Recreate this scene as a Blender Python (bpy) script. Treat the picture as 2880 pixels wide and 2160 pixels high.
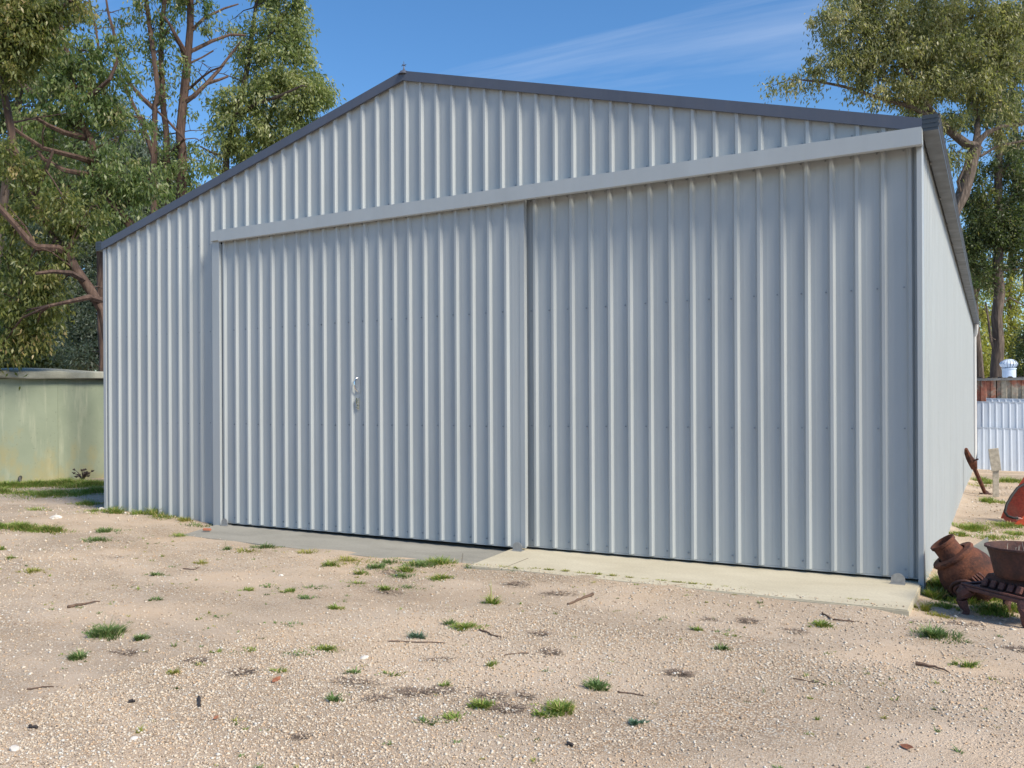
import bpy, bmesh, math, random
import numpy as np
from mathutils import Vector, Matrix

R = math.radians
scene = bpy.context.scene
COL = scene.collection
for o in list(bpy.data.objects):
    bpy.data.objects.remove(o)

# ------------------------------------------------------------------ camera
cam_d = bpy.data.cameras.new('camera')
cam = bpy.data.objects.new('camera', cam_d)
COL.objects.link(cam)
cam_d.sensor_width = 36.0
cam_d.lens = 30.47
cam_d.shift_y = 0.0229
cam_d.clip_start = 0.05
cam_d.clip_end = 2000.0
cam.matrix_world = (Matrix.Translation((10.044, -7.306, 1.36)) @ Matrix.Rotation(R(29.158), 4, 'Z')
                    @ Matrix.Rotation(R(90), 4, 'X') @ Matrix.Rotation(R(-0.293), 4, 'Z'))
scene.camera = cam

# ------------------------------------------------------------------ sky, sun, exposure
SUN = Vector((0.70, -0.17, 0.69)).normalized()
SUN_EL = math.asin(SUN.z)
SUN_AZ = math.atan2(SUN.x, SUN.y)
world = bpy.data.worlds.new('World')
scene.world = world
world.use_nodes = True
wn, wl = world.node_tree.nodes, world.node_tree.links
wn.clear()
w_out = wn.new('ShaderNodeOutputWorld')
w_bg = wn.new('ShaderNodeBackground')
w_bg.inputs['Strength'].default_value = 0.115
sky = wn.new('ShaderNodeTexSky')
sky.sky_type = 'NISHITA'
sky.sun_disc = False
sky.sun_elevation = SUN_EL
sky.sun_rotation = SUN_AZ
sky.altitude = 300.0
sky.air_density = 1.0
sky.dust_density = 0.6
sky.ozone_density = 3.0
# thin high cloud over the whole dome
w_tc = wn.new('ShaderNodeTexCoord')
w_sep = wn.new('ShaderNodeSeparateXYZ')
wl.new(w_tc.outputs['Generated'], w_sep.inputs[0])
w_zc = wn.new('ShaderNodeMath'); w_zc.operation = 'MAXIMUM'; w_zc.inputs[1].default_value = 0.08
wl.new(w_sep.outputs['Z'], w_zc.inputs[0])
w_dx = wn.new('ShaderNodeMath'); w_dx.operation = 'DIVIDE'
w_dy = wn.new('ShaderNodeMath'); w_dy.operation = 'DIVIDE'
wl.new(w_sep.outputs['X'], w_dx.inputs[0]); wl.new(w_zc.outputs[0], w_dx.inputs[1])
wl.new(w_sep.outputs['Y'], w_dy.inputs[0]); wl.new(w_zc.outputs[0], w_dy.inputs[1])
w_cmb = wn.new('ShaderNodeCombineXYZ')
wl.new(w_dx.outputs[0], w_cmb.inputs['X']); wl.new(w_dy.outputs[0], w_cmb.inputs['Y'])
w_map = wn.new('ShaderNodeMapping')
w_map.inputs['Rotation'].default_value = (0, 0, R(-38))
w_map.inputs['Location'].default_value = (5.3, 3.64, 0)
w_map.inputs['Scale'].default_value = (0.42, 1.9, 1.0)
wl.new(w_cmb.outputs[0], w_map.inputs['Vector'])
w_nz = wn.new('ShaderNodeTexNoise')
w_nz.inputs['Scale'].default_value = 0.9
w_nz.inputs['Detail'].default_value = 7.0
w_nz.inputs['Roughness'].default_value = 0.58
w_nz.inputs['Distortion'].default_value = 0.35
wl.new(w_map.outputs[0], w_nz.inputs['Vector'])
w_rmp = wn.new('ShaderNodeValToRGB')
w_rmp.color_ramp.elements[0].position = 0.565
w_rmp.color_ramp.elements[0].color = (0, 0, 0, 1)
w_rmp.color_ramp.elements[1].position = 0.92
w_rmp.color_ramp.elements[1].color = (0.36, 0.36, 0.36, 1)
wl.new(w_nz.outputs['Fac'], w_rmp.inputs['Fac'])
w_hsv = wn.new('ShaderNodeHueSaturation')
w_hsv.inputs['Saturation'].default_value = 1.22
wl.new(sky.outputs[0], w_hsv.inputs['Color'])
w_mix = wn.new('ShaderNodeMixRGB')
w_mix.inputs['Color2'].default_value = (5.6, 5.9, 6.4, 1)
wl.new(w_rmp.outputs[0], w_mix.inputs['Fac'])
wl.new(w_hsv.outputs[0], w_mix.inputs['Color1'])
wl.new(w_mix.outputs[0], w_bg.inputs['Color'])
wl.new(w_bg.outputs[0], w_out.inputs['Surface'])

sun_d = bpy.data.lights.new('sun', 'SUN')
sun_d.energy = 3.3
sun_d.angle = R(20)
sun_d.color = (1.0, 0.90, 0.74)
sun = bpy.data.objects.new('sun', sun_d)
COL.objects.link(sun)
sun.rotation_euler = SUN.to_track_quat('Z', 'Y').to_euler()
sun.location = (30, -10, 30)

scene.view_settings.view_transform = 'Standard'
scene.view_settings.look = 'None'
scene.view_settings.gamma = 1.0
scene.view_settings.exposure = 0.70
scene.render.engine = 'CYCLES'
scene.cycles.use_denoising = True
scene.cycles.max_bounces = 6
scene.cycles.transparent_max_bounces = 8

rng = np.random.default_rng(7)
random.seed(7)

# ------------------------------------------------------------------ helpers
def tag(o, label=None, cat=None, group=None, kind=None):
    if label: o['label'] = label
    if cat: o['category'] = cat
    if group: o['group'] = group
    if kind: o['kind'] = kind
    return o

def link(name, me, mat=None, parent=None):
    o = bpy.data.objects.new(name, me)
    COL.objects.link(o)
    if mat is not None and me is not None and len(me.materials) == 0:
        me.materials.append(mat)
    if parent is not None:
        o.parent = parent
    return o

def empty(name, loc=(0, 0, 0), rz=0.0):
    o = bpy.data.objects.new(name, None)
    o.empty_display_size = 0.2
    COL.objects.link(o)
    o.location = loc
    o.rotation_euler = (0, 0, rz)
    return o

def np_mesh(name, verts, polys_n, smooth=False):
    """verts (N,3) array, polys_n (M,k) array of equal sided faces"""
    me = bpy.data.meshes.new(name)
    verts = np.asarray(verts, np.float32)
    polys_n = np.asarray(polys_n, np.int32)
    m, k = polys_n.shape
    me.vertices.add(len(verts)); me.vertices.foreach_set('co', verts.ravel())
    me.loops.add(m * k); me.loops.foreach_set('vertex_index', polys_n.ravel())
    me.polygons.add(m)
    me.polygons.foreach_set('loop_start', np.arange(0, m * k, k, dtype=np.int32))
    me.polygons.foreach_set('loop_total', np.full(m, k, np.int32))
    if smooth:
        me.polygons.foreach_set('use_smooth', np.ones(m, bool))
    me.update(calc_edges=True)
    me.validate()
    return me

class MB:
    """collects boxes, tubes, lathes and prisms, then builds ONE mesh"""
    def __init__(self):
        self.v = []; self.f = []; self.s = []
    def add(self, verts, faces, smooth=False):
        n = len(self.v)
        self.v += [tuple(p) for p in verts]
        self.f += [tuple(i + n for i in fc) for fc in faces]
        self.s += [smooth] * len(faces)
        return self
    def box(self, x0, x1, y0, y1, z0, z1, M=None):
        vs = [(x0, y0, z0), (x1, y0, z0), (x1, y1, z0), (x0, y1, z0), (x0, y0, z1), (x1, y0, z1), (x1, y1, z1), (x0, y1, z1)]
        if M is not None: vs = [M @ Vector(p) for p in vs]
        return self.add(vs, [(0, 3, 2, 1), (4, 5, 6, 7), (0, 1, 5, 4), (1, 2, 6, 5), (2, 3, 7, 6), (3, 0, 4, 7)])
    def prism(self, poly, axis, a, b, M=None):
        """poly = 2D outline (counter clockwise), extruded along axis from a to b"""
        n = len(poly)
        def p3(u, v, t):
            return {'x': (t, u, v), 'y': (u, t, v), 'z': (u, v, t)}[axis]
        vs = [p3(u, v, a) for u, v in poly] + [p3(u, v, b) for u, v in poly]
        if M is not None: vs = [M @ Vector(p) for p in vs]
        fs = [tuple(range(n)), tuple(range(2 * n - 1, n - 1, -1))]
        fs += [(i, n + i, n + (i + 1) % n, (i + 1) % n) for i in range(n)]
        return self.add(vs, fs)
    def tube(self, pts, radii, n=8, caps=True, jit=0.0, smooth=True):
        pts = [Vector(p) for p in pts]
        if not hasattr(radii, '__len__'): radii = [radii] * len(pts)
        rings = []
        up = Vector((0.13, 0.31, 0.94)).normalized()
        for i, p in enumerate(pts):
            d = (pts[min(i + 1, len(pts) - 1)] - pts[max(i - 1, 0)])
            d = d.normalized() if d.length > 1e-9 else Vector((0, 0, 1))
            a = d.cross(up)
            if a.length < 1e-3: a = d.cross(Vector((1, 0, 0)))
            a.normalize(); b = d.cross(a).normalized()
            rings.append([p + (a * math.cos(2 * math.pi * k / n) + b * math.sin(2 * math.pi * k / n)) * radii[i] * (1 + random.uniform(-jit, jit)) for k in range(n)])
        vs = [q for r in rings for q in r]
        fs = []
        for i in range(len(rings) - 1):
            for k in range(n):
                fs.append((i * n + k, i * n + (k + 1) % n, (i + 1) * n + (k + 1) % n, (i + 1) * n + k))
        if caps:
            fs.append(tuple(range(n - 1, -1, -1)))
            fs.append(tuple((len(rings) - 1) * n + k for k in range(n)))
        return self.add(vs, fs, smooth)
    def lathe(self, prof, n=32, M=None, jit=0.0, closed=False):
        """prof = list of (r, z)"""
        vs = []
        for r, z in prof:
            for k in range(n):
                a = 2 * math.pi * k / n
                rr = r * (1 + random.uniform(-jit, jit))
                p = Vector((rr * math.cos(a), rr * math.sin(a), z))
                vs.append(M @ p if M is not None else p)
        fs = []
        m = len(prof)
        for i in range(m if closed else m - 1):
            j = (i + 1) % m
            for k in range(n):
                fs.append((i * n + k, i * n + (k + 1) % n, j * n + (k + 1) % n, j * n + k))
        return self.add(vs, fs, True)
    def build(self, name, mat, parent=None, bevel=0.0, auto=True):
        me = bpy.data.meshes.new(name)
        me.from_pydata(self.v, [], self.f)
        me.polygons.foreach_set('use_smooth', np.array(self.s, bool))
        me.update()
        bm = bmesh.new(); bm.from_mesh(me)
        bmesh.ops.recalc_face_normals(bm, faces=bm.faces)
        if bevel > 0:
            es = [e for e in bm.edges if len(e.link_faces) == 2 and e.calc_face_angle(0) > 0.6]
            bmesh.ops.bevel(bm, geom=es, offset=bevel, segments=1, affect='EDGES', profile=0.7)
        bm.to_mesh(me); bm.free()
        if auto and any(self.s):
            me.set_sharp_from_angle(angle=R(40))
        return link(name, me, mat, parent)

# ------------------------------------------------------------------ materials
def new_mat(name):
    m = bpy.data.materials.new(name)
    m.use_nodes = True
    nt = m.node_tree
    b = nt.nodes['Principled BSDF']
    return m, nt, nt.nodes, nt.links, b

def noise(nt, scale, detail=4.0, rough=0.55, vec=None, dist=0.0):
    n = nt.nodes.new('ShaderNodeTexNoise')
    n.inputs['Scale'].default_value = scale
    n.inputs['Detail'].default_value = detail
    n.inputs['Roughness'].default_value = rough
    n.inputs['Distortion'].default_value = dist
    if vec is not None: nt.links.new(vec, n.inputs['Vector'])
    return n

def ramp(nt, fac, stops):
    r = nt.nodes.new('ShaderNodeValToRGB')
    el = r.color_ramp.elements
    while len(el) < len(stops): el.new(0.5)
    for e, (p, c) in zip(el, stops):
        e.position = p
        e.color = tuple(c) + (1,) if len(c) == 3 else c
    nt.links.new(fac, r.inputs['Fac'])
    return r

def mixc(nt, fac, a, b, mode='MIX'):
    m = nt.nodes.new('ShaderNodeMixRGB')
    m.blend_type = mode
    for s, v in (('Fac', fac), ('Color1', a), ('Color2', b)):
        if isinstance(v, (int, float)): m.inputs[s].default_value = v
        elif isinstance(v, (tuple, list)): m.inputs[s].default_value = tuple(v) + ((1,) if len(v) == 3 else ())
        else: nt.links.new(v, m.inputs[s])
    return m

def texco(nt, kind='Object', scale=None, rot=None):
    t = nt.nodes.new('ShaderNodeTexCoord')
    out = t.outputs[kind]
    if scale or rot:
        mp = nt.nodes.new('ShaderNodeMapping')
        if scale: mp.inputs['Scale'].default_value = scale
        if rot: mp.inputs['Rotation'].default_value = rot
        nt.links.new(out, mp.inputs['Vector'])
        out = mp.outputs[0]
    return out

def bump(nt, height, bsdf, strength=0.3, dist=0.01):
    b = nt.nodes.new('ShaderNodeBump')
    b.inputs['Strength'].default_value = strength
    b.inputs['Distance'].default_value = dist
    nt.links.new(height, b.inputs['Height'])
    nt.links.new(b.outputs[0], bsdf.inputs['Normal'])
    return b

def world_pos(nt, scale=None):
    g = nt.nodes.new('ShaderNodeNewGeometry')
    out = g.outputs['Position']
    if scale:
        mp = nt.nodes.new('ShaderNodeMapping'); mp.inputs['Scale'].default_value = scale
        nt.links.new(out, mp.inputs['Vector']); out = mp.outputs[0]
    return out

def paint(name, col, rough=0.38, var=0.05, dirt=(0.33, 0.30, 0.26), dirt_amt=0.10):
    m, nt, N, L, b = new_mat(name)
    p1 = world_pos(nt, (1.5, 1.5, 0.35))
    n1 = noise(nt, 2.2, 4, 0.6, p1)
    r1 = ramp(nt, n1.outputs['Fac'], [(0.3, [c * (1 - var) for c in col]), (0.7, [min(1, c * (1 + var)) for c in col])])
    p2 = world_pos(nt, (9, 9, 0.5))
    n2 = noise(nt, 1.6, 5, 0.65, p2)
    r2 = ramp(nt, n2.outputs['Fac'], [(0.52, (0, 0, 0)), (0.8, (dirt_amt,) * 3)])
    c = mixc(nt, r2.outputs[0], r1.outputs[0], dirt)
    L.new(c.outputs[0], b.inputs['Base Color'])
    n3 = noise(nt, 5.0, 3, 0.5, world_pos(nt, (1, 1, 0.3)))
    rr = ramp(nt, n3.outputs['Fac'], [(0.3, (rough - .06,) * 3), (0.7, (rough + .1,) * 3)])
    L.new(rr.outputs[0], b.inputs['Roughness'])
    n4 = noise(nt, 1.0, 2, 0.5, world_pos(nt, (3.0, 3.0, 0.7)))
    bump(nt, n4.outputs['Fac'], b, 0.2, 0.014)
    return m

M_WALL = paint('sheet_paint', (0.395, 0.427, 0.435), 0.42)
M_TRIM = paint('trim_paint', (0.385, 0.417, 0.43), 0.40)
M_ROOF = paint('roof_paint', (0.085, 0.095, 0.125), 0.4, 0.08, (0.2, 0.2, 0.2), 0.1)
M_GUTTER = paint('gutter_paint', (0.05, 0.058, 0.066), 0.4, 0.08, (0.2, 0.19, 0.17), 0.2)
M_WHITE = paint('white_sheet_paint', (0.62, 0.68, 0.76), 0.4, 0.06, (0.4, 0.36, 0.3), 0.18)
M_PVC = paint('white_plastic', (0.72, 0.72, 0.70), 0.35, 0.03)

def simple(name, col, rough=0.6, metal=0.0, var=0.15, scale=30.0, bmp=0.0):
    m, nt, N, L, b = new_mat(name)
    n = noise(nt, scale, 5, 0.6, texco(nt))
    r = ramp(nt, n.outputs['Fac'], [(0.3, [c * (1 - var) for c in col]), (0.7, [min(1, c * (1 + var)) for c in col])])
    L.new(r.outputs[0], b.inputs['Base Color'])
    b.inputs['Roughness'].default_value = rough
    b.inputs['Metallic'].default_value = metal
    if bmp: bump(nt, n.outputs['Fac'], b, bmp, 0.01)
    return m

M_GALV = simple('galvanised_steel', (0.34, 0.34, 0.33), 0.5, 0.35, 0.15, 40)
M_CHROME = simple('chrome', (0.75, 0.76, 0.78), 0.12, 1.0, 0.05, 10)
M_SCREW = simple('screw_paint', (0.24, 0.27, 0.295), 0.5, 0.0, 0.2, 10)
M_BLACK = simple('dark_steel', (0.03, 0.03, 0.032), 0.6, 0.0, 0.2, 20)
M_RUBBER = simple('black_rubber', (0.010, 0.010, 0.011), 0.75, 0.0, 0.2, 20)
M_WOOD = simple('weathered_timber', (0.40, 0.36, 0.29), 0.85, 0.0, 0.3, 18, 0.3)
M_STICK = simple('dead_stick', (0.13, 0.085, 0.06), 0.9, 0.0, 0.4, 40, 0.3)
M_CHAR = simple('dark_bark_chip', (0.035, 0.03, 0.03), 0.9, 0.0, 0.4, 40, 0.3)
M_BRICK = simple('broken_brick', (0.42, 0.15, 0.085), 0.9, 0.0, 0.2, 60, 0.3)
M_DRYLEAF = simple('dry_leaf', (0.26, 0.10, 0.05), 0.7, 0.0, 0.4, 40)
M_QUARTZ = simple('pale_stone', (0.62, 0.58, 0.52), 0.8, 0.0, 0.2, 25, 0.4)
M_GREYSHEET = simple('faded_grey_sheet', (0.17, 0.17, 0.145), 0.6, 0.0, 0.2, 12)

def rust(name, stops, scale=9.0, rough=0.85, metal=0.0):
    m, nt, N, L, b = new_mat(name)
    tc = texco(nt)
    n1 = noise(nt, scale, 7, 0.68, tc, 0.4)
    r = ramp(nt, n1.outputs['Fac'], stops)
    n2 = noise(nt, scale * 9, 4, 0.6, tc)
    r2 = ramp(nt, n2.outputs['Fac'], [(0.35, (0.72, 0.72, 0.72)), (0.65, (1.15, 1.1, 1.05))])
    c = mixc(nt, 1.0, r.outputs[0], r2.outputs[0], 'MULTIPLY')
    L.new(c.outputs[0], b.inputs['Base Color'])
    b.inputs['Roughness'].default_value = rough
    b.inputs['Metallic'].default_value = metal
    bump(nt, n2.outputs['Fac'], b, 0.7, 0.006)
    return m

M_RUST = rust('orange_rust', [(0.28, (0.022, 0.011, 0.009)), (0.42, (0.066, 0.023, 0.014)), (0.56, (0.140, 0.047, 0.023)), (0.68, (0.195, 0.070, 0.035)), (0.82, (0.117, 0.058, 0.039))], 9)
M_RUSTD = rust('dark_rust', [(0.30, (0.025, 0.013, 0.012)), (0.5, (0.061, 0.024, 0.020)), (0.70, (0.116, 0.043, 0.025))], 6, 0.75)
M_RUSTP = rust('purple_rust', [(0.30, (0.055, 0.026, 0.025)), (0.5, (0.11, 0.045, 0.04)), (0.72, (0.17, 0.065, 0.045))], 8, 0.7)
M_ORANGE = rust('red_orange_paint', [(0.25, (0.378, 0.041, 0.016)), (0.5, (0.540, 0.077, 0.023)), (0.75, (0.612, 0.117, 0.041))], 3, 0.5)
M_INRED = rust('dark_red_paint', [(0.3, (0.20, 0.03, 0.02)), (0.5, (0.36, 0.045, 0.025)), (0.72, (0.30, 0.09, 0.06))], 5, 0.6)  # darker red than the blade, for the inner back plate
M_OLDIRON = rust('old_corrugated_iron', [(0.34, (0.420, 0.119, 0.077)), (0.46, (0.462, 0.210, 0.140)), (0.54, (0.420, 0.385, 0.308)), (0.72, (0.308, 0.280, 0.231))], 1.7, 0.8)

# concrete apron
def concrete(name, base, tint, spots=0.0):
    m, nt, N, L, b = new_mat(name)
    wp = world_pos(nt)
    n1 = noise(nt, 1.6, 6, 0.62, world_pos(nt, (0.8, 1.6, 1)), 0.5)
    r1 = ramp(nt, n1.outputs['Fac'], [(0.32, base), (0.68, tint)])
    n2 = noise(nt, 55, 3, 0.6, wp)
    r2 = ramp(nt, n2.outputs['Fac'], [(0.3, (0.88, 0.88, 0.88)), (0.7, (1.07, 1.07, 1.07))])
    c = mixc(nt, 1.0, r1.outputs[0], r2.outputs[0], 'MULTIPLY')
    n3 = noise(nt, 5.0, 5, 0.7, wp, 0.8)
    r3 = ramp(nt, n3.outputs['Fac'], [(0.60, (0, 0, 0)), (0.78, (0.35, 0.35, 0.35))])
    c2 = mixc(nt, r3.outputs[0], c.outputs[0], [x * 0.6 for x in base])
    L.new(c2.outputs[0], b.inputs['Base Color'])
    b.inputs['Roughness'].default_value = 0.85
    bump(nt, n2.outputs['Fac'], b, 0.25, 0.003)
    return m
M_CONC_GREY = concrete('grey_concrete', (0.25, 0.24, 0.205), (0.335, 0.32, 0.275))
M_CONC_CREAM = concrete('cream_concrete', (0.48, 0.43, 0.315), (0.57, 0.52, 0.395))

# tank concrete with streaks and stains of its own
def tank_mat():
    m, nt, N, L, b = new_mat('tank_concrete')
    tc = texco(nt)
    n1 = noise(nt, 1.1, 5, 0.6, tc, 0.3)
    r1 = ramp(nt, n1.outputs['Fac'], [(0.3, (0.215, 0.255, 0.18)), (0.7, (0.27, 0.31, 0.225))])
    # pale lime streaks, long in z
    n2 = noise(nt, 2.0, 6, 0.65, texco(nt, scale=(2.4, 2.4, 0.28)))
    r2 = ramp(nt, n2.outputs['Fac'], [(0.55, (0, 0, 0)), (0.70, (0.34, 0.34, 0.34))])
    c1 = mixc(nt, r2.outputs[0], r1.outputs[0], (0.55, 0.54, 0.40))
    # ochre stain low on the wall
    sp = N.new('ShaderNodeSeparateXYZ'); L.new(tc, sp.inputs[0])
    n3 = noise(nt, 2.6, 5, 0.65, texco(nt, scale=(1.2, 1.2, 0.7)))
    ad = N.new('ShaderNodeMath'); ad.operation = 'MULTIPLY_ADD'; ad.inputs[1].default_value = -0.28; ad.inputs[2].default_value = 0.17
    L.new(sp.outputs['Z'], ad.inputs[0])
    su = N.new('ShaderNodeMath'); su.operation = 'ADD'; L.new(ad.outputs[0], su.inputs[0]); L.new(n3.outputs['Fac'], su.inputs[1])
    r3 = ramp(nt, su.outputs[0], [(0.50, (0, 0, 0)), (0.70, (0.45, 0.45, 0.45))])
    c2 = mixc(nt, r3.outputs[0], c1.outputs[0], (0.36, 0.29, 0.11))
    # small specks
    n4 = noise(nt, 22, 3, 0.6, tc)
    r4 = ramp(nt, n4.outputs['Fac'], [(0.26, (0.45, 0.45, 0.45)), (0.36, (0, 0, 0))])
    c3 = mixc(nt, r4.outputs[0], c2.outputs[0], (0.10, 0.11, 0.08))
    L.new(c3.outputs[0], b.inputs['Base Color'])
    b.inputs['Roughness'].default_value = 0.85
    bump(nt, n4.outputs['Fac'], b, 0.2, 0.006)
    return m
M_TANK = tank_mat()
M_LID = concrete('tank_lid_concrete', (0.22, 0.23, 0.19), (0.36, 0.36, 0.30))

# gravel
def pebble_cols():
    return [(0.0, (0.350, 0.276, 0.207)), (0.14, (0.485, 0.387, 0.282)), (0.34, (0.572, 0.472, 0.357)), (0.52, (0.612, 0.528, 0.418)),
            (0.68, (0.602, 0.543, 0.449)), (0.82, (0.544, 0.392, 0.256)), (0.92, (0.602, 0.577, 0.519)), (1.0, (0.485, 0.442, 0.388))]
def gravel_mat():
    m, nt, N, L, b = new_mat('gravel')
    wp = world_pos(nt)
    def cells(scale):
        v = N.new('ShaderNodeTexVoronoi'); v.inputs['Scale'].default_value = scale; v.inputs['Randomness'].default_value = 1.0
        nd = noise(nt, scale * 0.6, 2, 0.5, wp)
        wv = N.new('ShaderNodeMixRGB'); wv.blend_type = 'ADD'; wv.inputs['Fac'].default_value = 0.012
        L.new(wp, wv.inputs['Color1']); L.new(nd.outputs['Color'], wv.inputs['Color2'])
        L.new(wv.outputs[0], v.inputs['Vector'])
        s = N.new('ShaderNodeSeparateColor'); L.new(v.outputs['Color'], s.inputs[0])
        r = ramp(nt, s.outputs[0], pebble_cols())
        r.color_ramp.interpolation = 'CONSTANT'
        e = ramp(nt, v.outputs['Distance'], [(0.30, (1, 1, 1)), (0.60, (0.44, 0.38, 0.33))])  # shade in the crevices between pebbles, put into the colour
        c = mixc(nt, 0.8, r.outputs[0], e.outputs[0], 'MULTIPLY')
        return c, v
    ca, va = cells(84.0)
    cb, vb = cells(170.0)
    big = noise(nt, 1.3, 4, 0.6, wp, 0.3)
    rb = ramp(nt, big.outputs['Fac'], [(0.42, (0, 0, 0)), (0.58, (1, 1, 1))])
    c1 = mixc(nt, rb.outputs[0], cb.outputs[0], ca.outputs[0])
    # fine sand between the stones and in the worn tracks
    sand_n = noise(nt, 260, 2, 0.6, wp)
    sand = ramp(nt, sand_n.outputs['Fac'], [(0.3, (0.50, 0.39, 0.285)), (0.7, (0.63, 0.522, 0.41))])
    tr = noise(nt, 0.75, 4, 0.55, world_pos(nt, (0.7, 1.5, 1)), 0.4)
    rt = ramp(nt, tr.outputs['Fac'], [(0.40, (0.06, 0.06, 0.06)), (0.62, (0.82, 0.82, 0.82))])
    c2 = mixc(nt, rt.outputs[0], c1.outputs[0], sand.outputs[0])
    # broad warm, grey and damp patches
    p1 = noise(nt, 0.55, 5, 0.6, wp)
    rp = ramp(nt, p1.outputs['Fac'], [(0.32, (0.86, 0.83, 0.80)), (0.5, (1.0, 1.0, 1.0)), (0.7, (1.06, 1.0, 0.92))])
    c3 = mixc(nt, 1.0, c2.outputs[0], rp.outputs[0], 'MULTIPLY')
    p2 = noise(nt, 2.4, 6, 0.7, wp, 0.6)
    rp2 = ramp(nt, p2.outputs['Fac'], [(0.60, (0, 0, 0)), (0.72, (0.35, 0.35, 0.35))])
    c4 = mixc(nt, rp2.outputs[0], c3.outputs[0], (0.25, 0.20, 0.15))
    L.new(c4.outputs[0], b.inputs['Base Color'])
    b.inputs['Roughness'].default_value = 0.92
    b.inputs['Specular IOR Level'].default_value = 0.25
    hm = N.new('ShaderNodeMath'); hm.operation = 'MULTIPLY'
    L.new(va.outputs['Distance'], hm.inputs[0]); L.new(rb.outputs[0], hm.inputs[1])
    h2 = N.new('ShaderNodeMath'); h2.operation = 'MULTIPLY_ADD'; h2.inputs[1].default_value = 0.5
    L.new(vb.outputs['Distance'], h2.inputs[0]); L.new(hm.outputs[0], h2.inputs[2])
    iv = N.new('ShaderNodeMath'); iv.operation = 'MULTIPLY'; iv.inputs[1].default_value = -1.0
    L.new(h2.outputs[0], iv.inputs[0])
    bump(nt, iv.outputs[0], b, 0.55, 0.012)
    return m
M_GRAVEL = gravel_mat()

def island_mat(name, stops, rough=0.8, spec=0.3, trans=0.0, interp='LINEAR', twig=False):
    m, nt, N, L, b = new_mat(name)
    g = N.new('ShaderNodeNewGeometry')
    fac = g.outputs['Random Per Island']
    if twig:          # leaves of one twig are alike in age and colour
        at = N.new('ShaderNodeAttribute'); at.attribute_name = 'twig'
        mm = N.new('ShaderNodeMath'); mm.operation = 'MULTIPLY'; mm.inputs[1].default_value = 0.55
        L.new(at.outputs['Fac'], mm.inputs[0])
        ma = N.new('ShaderNodeMath'); ma.operation = 'MULTIPLY_ADD'; ma.inputs[1].default_value = 0.45
        L.new(fac, ma.inputs[0]); L.new(mm.outputs[0], ma.inputs[2])
        fac = ma.outputs[0]
    r = ramp(nt, fac, stops)
    r.color_ramp.interpolation = interp
    L.new(r.outputs[0], b.inputs['Base Color'])
    b.inputs['Roughness'].default_value = rough
    b.inputs['Specular IOR Level'].default_value = spec
    if trans > 0:
        t = N.new('ShaderNodeBsdfTranslucent')
        br = mixc(nt, 1.0, r.outputs[0], (1.25, 1.35, 0.7), 'MULTIPLY')
        L.new(br.outputs[0], t.inputs['Color'])
        mx = N.new('ShaderNodeMixShader'); mx.inputs[0].default_value = trans
        out = nt.nodes['Material Output']
        L.new(b.outputs[0], mx.inputs[1]); L.new(t.outputs[0], mx.inputs[2]); L.new(mx.outputs[0], out.inputs['Surface'])
    return m
M_STONE = island_mat('loose_stone', pebble_cols(), 0.85, 0.3, 0, 'CONSTANT')
M_GRASS = island_mat('grass_blade', [(0, (0.106, 0.180, 0.030)), (0.4, (0.181, 0.270, 0.052)), (0.75, (0.288, 0.359, 0.089)), (0.93, (0.484, 0.398, 0.164)), (1, (0.605, 0.436, 0.253))], 0.6, 0.3, 0.25)
M_GRASSD = island_mat('dark_weed_blade', [(0, (0.072, 0.136, 0.040)), (0.5, (0.128, 0.208, 0.064)), (0.85, (0.192, 0.272, 0.096)), (1, (0.416, 0.352, 0.192))], 0.6, 0.3, 0.2)
M_GRASSY = island_mat('yellow_grass_blade', [(0, (0.184, 0.230, 0.034)), (0.5, (0.299, 0.310, 0.069)), (1, (0.460, 0.380, 0.161))], 0.6, 0.3, 0.25)
M_BLUEWEED = island_mat('blue_green_weed', [(0, (0.070, 0.140, 0.098)), (1, (0.168, 0.266, 0.182))], 0.6, 0.3, 0.2)
M_DRY = island_mat('dry_litter', [(0, (0.09, 0.066, 0.052)), (0.5, (0.17, 0.128, 0.10)), (1, (0.34, 0.265, 0.205))], 0.9, 0.2, 0.0)
def bark(name, a, b_, c):
    m, nt, N, L, b = new_mat(name)
    wp = world_pos(nt, (7, 7, 1.1))
    n1 = noise(nt, 2.0, 6, 0.65, wp, 0.4)
    r1 = ramp(nt, n1.outputs['Fac'], [(0.3, a), (0.52, b_), (0.75, c)])
    L.new(r1.outputs[0], b.inputs['Base Color'])
    b.inputs['Roughness'].default_value = 0.9
    bump(nt, n1.outputs['Fac'], b, 0.6, 0.05)
    return m
M_BARK_RED = bark('red_brown_bark', (0.036, 0.022, 0.017), (0.088, 0.053, 0.039), (0.17, 0.115, 0.085))
M_BARK_GREY = bark('grey_brown_bark', (0.04, 0.03, 0.025), (0.105, 0.08, 0.063), (0.24, 0.19, 0.155))
M_BARK_DARK = bark('dark_bark', (0.03, 0.023, 0.02), (0.07, 0.052, 0.042), (0.15, 0.115, 0.09))
def leafm(name, a, b_, c, d, trans=0.48):
    return island_mat(name, [(0.08, a), (0.45, b_), (0.78, c), (0.93, d), (1, tuple(x * 0.8 for x in d))], 0.42, 0.5, trans, twig=True)
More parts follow.
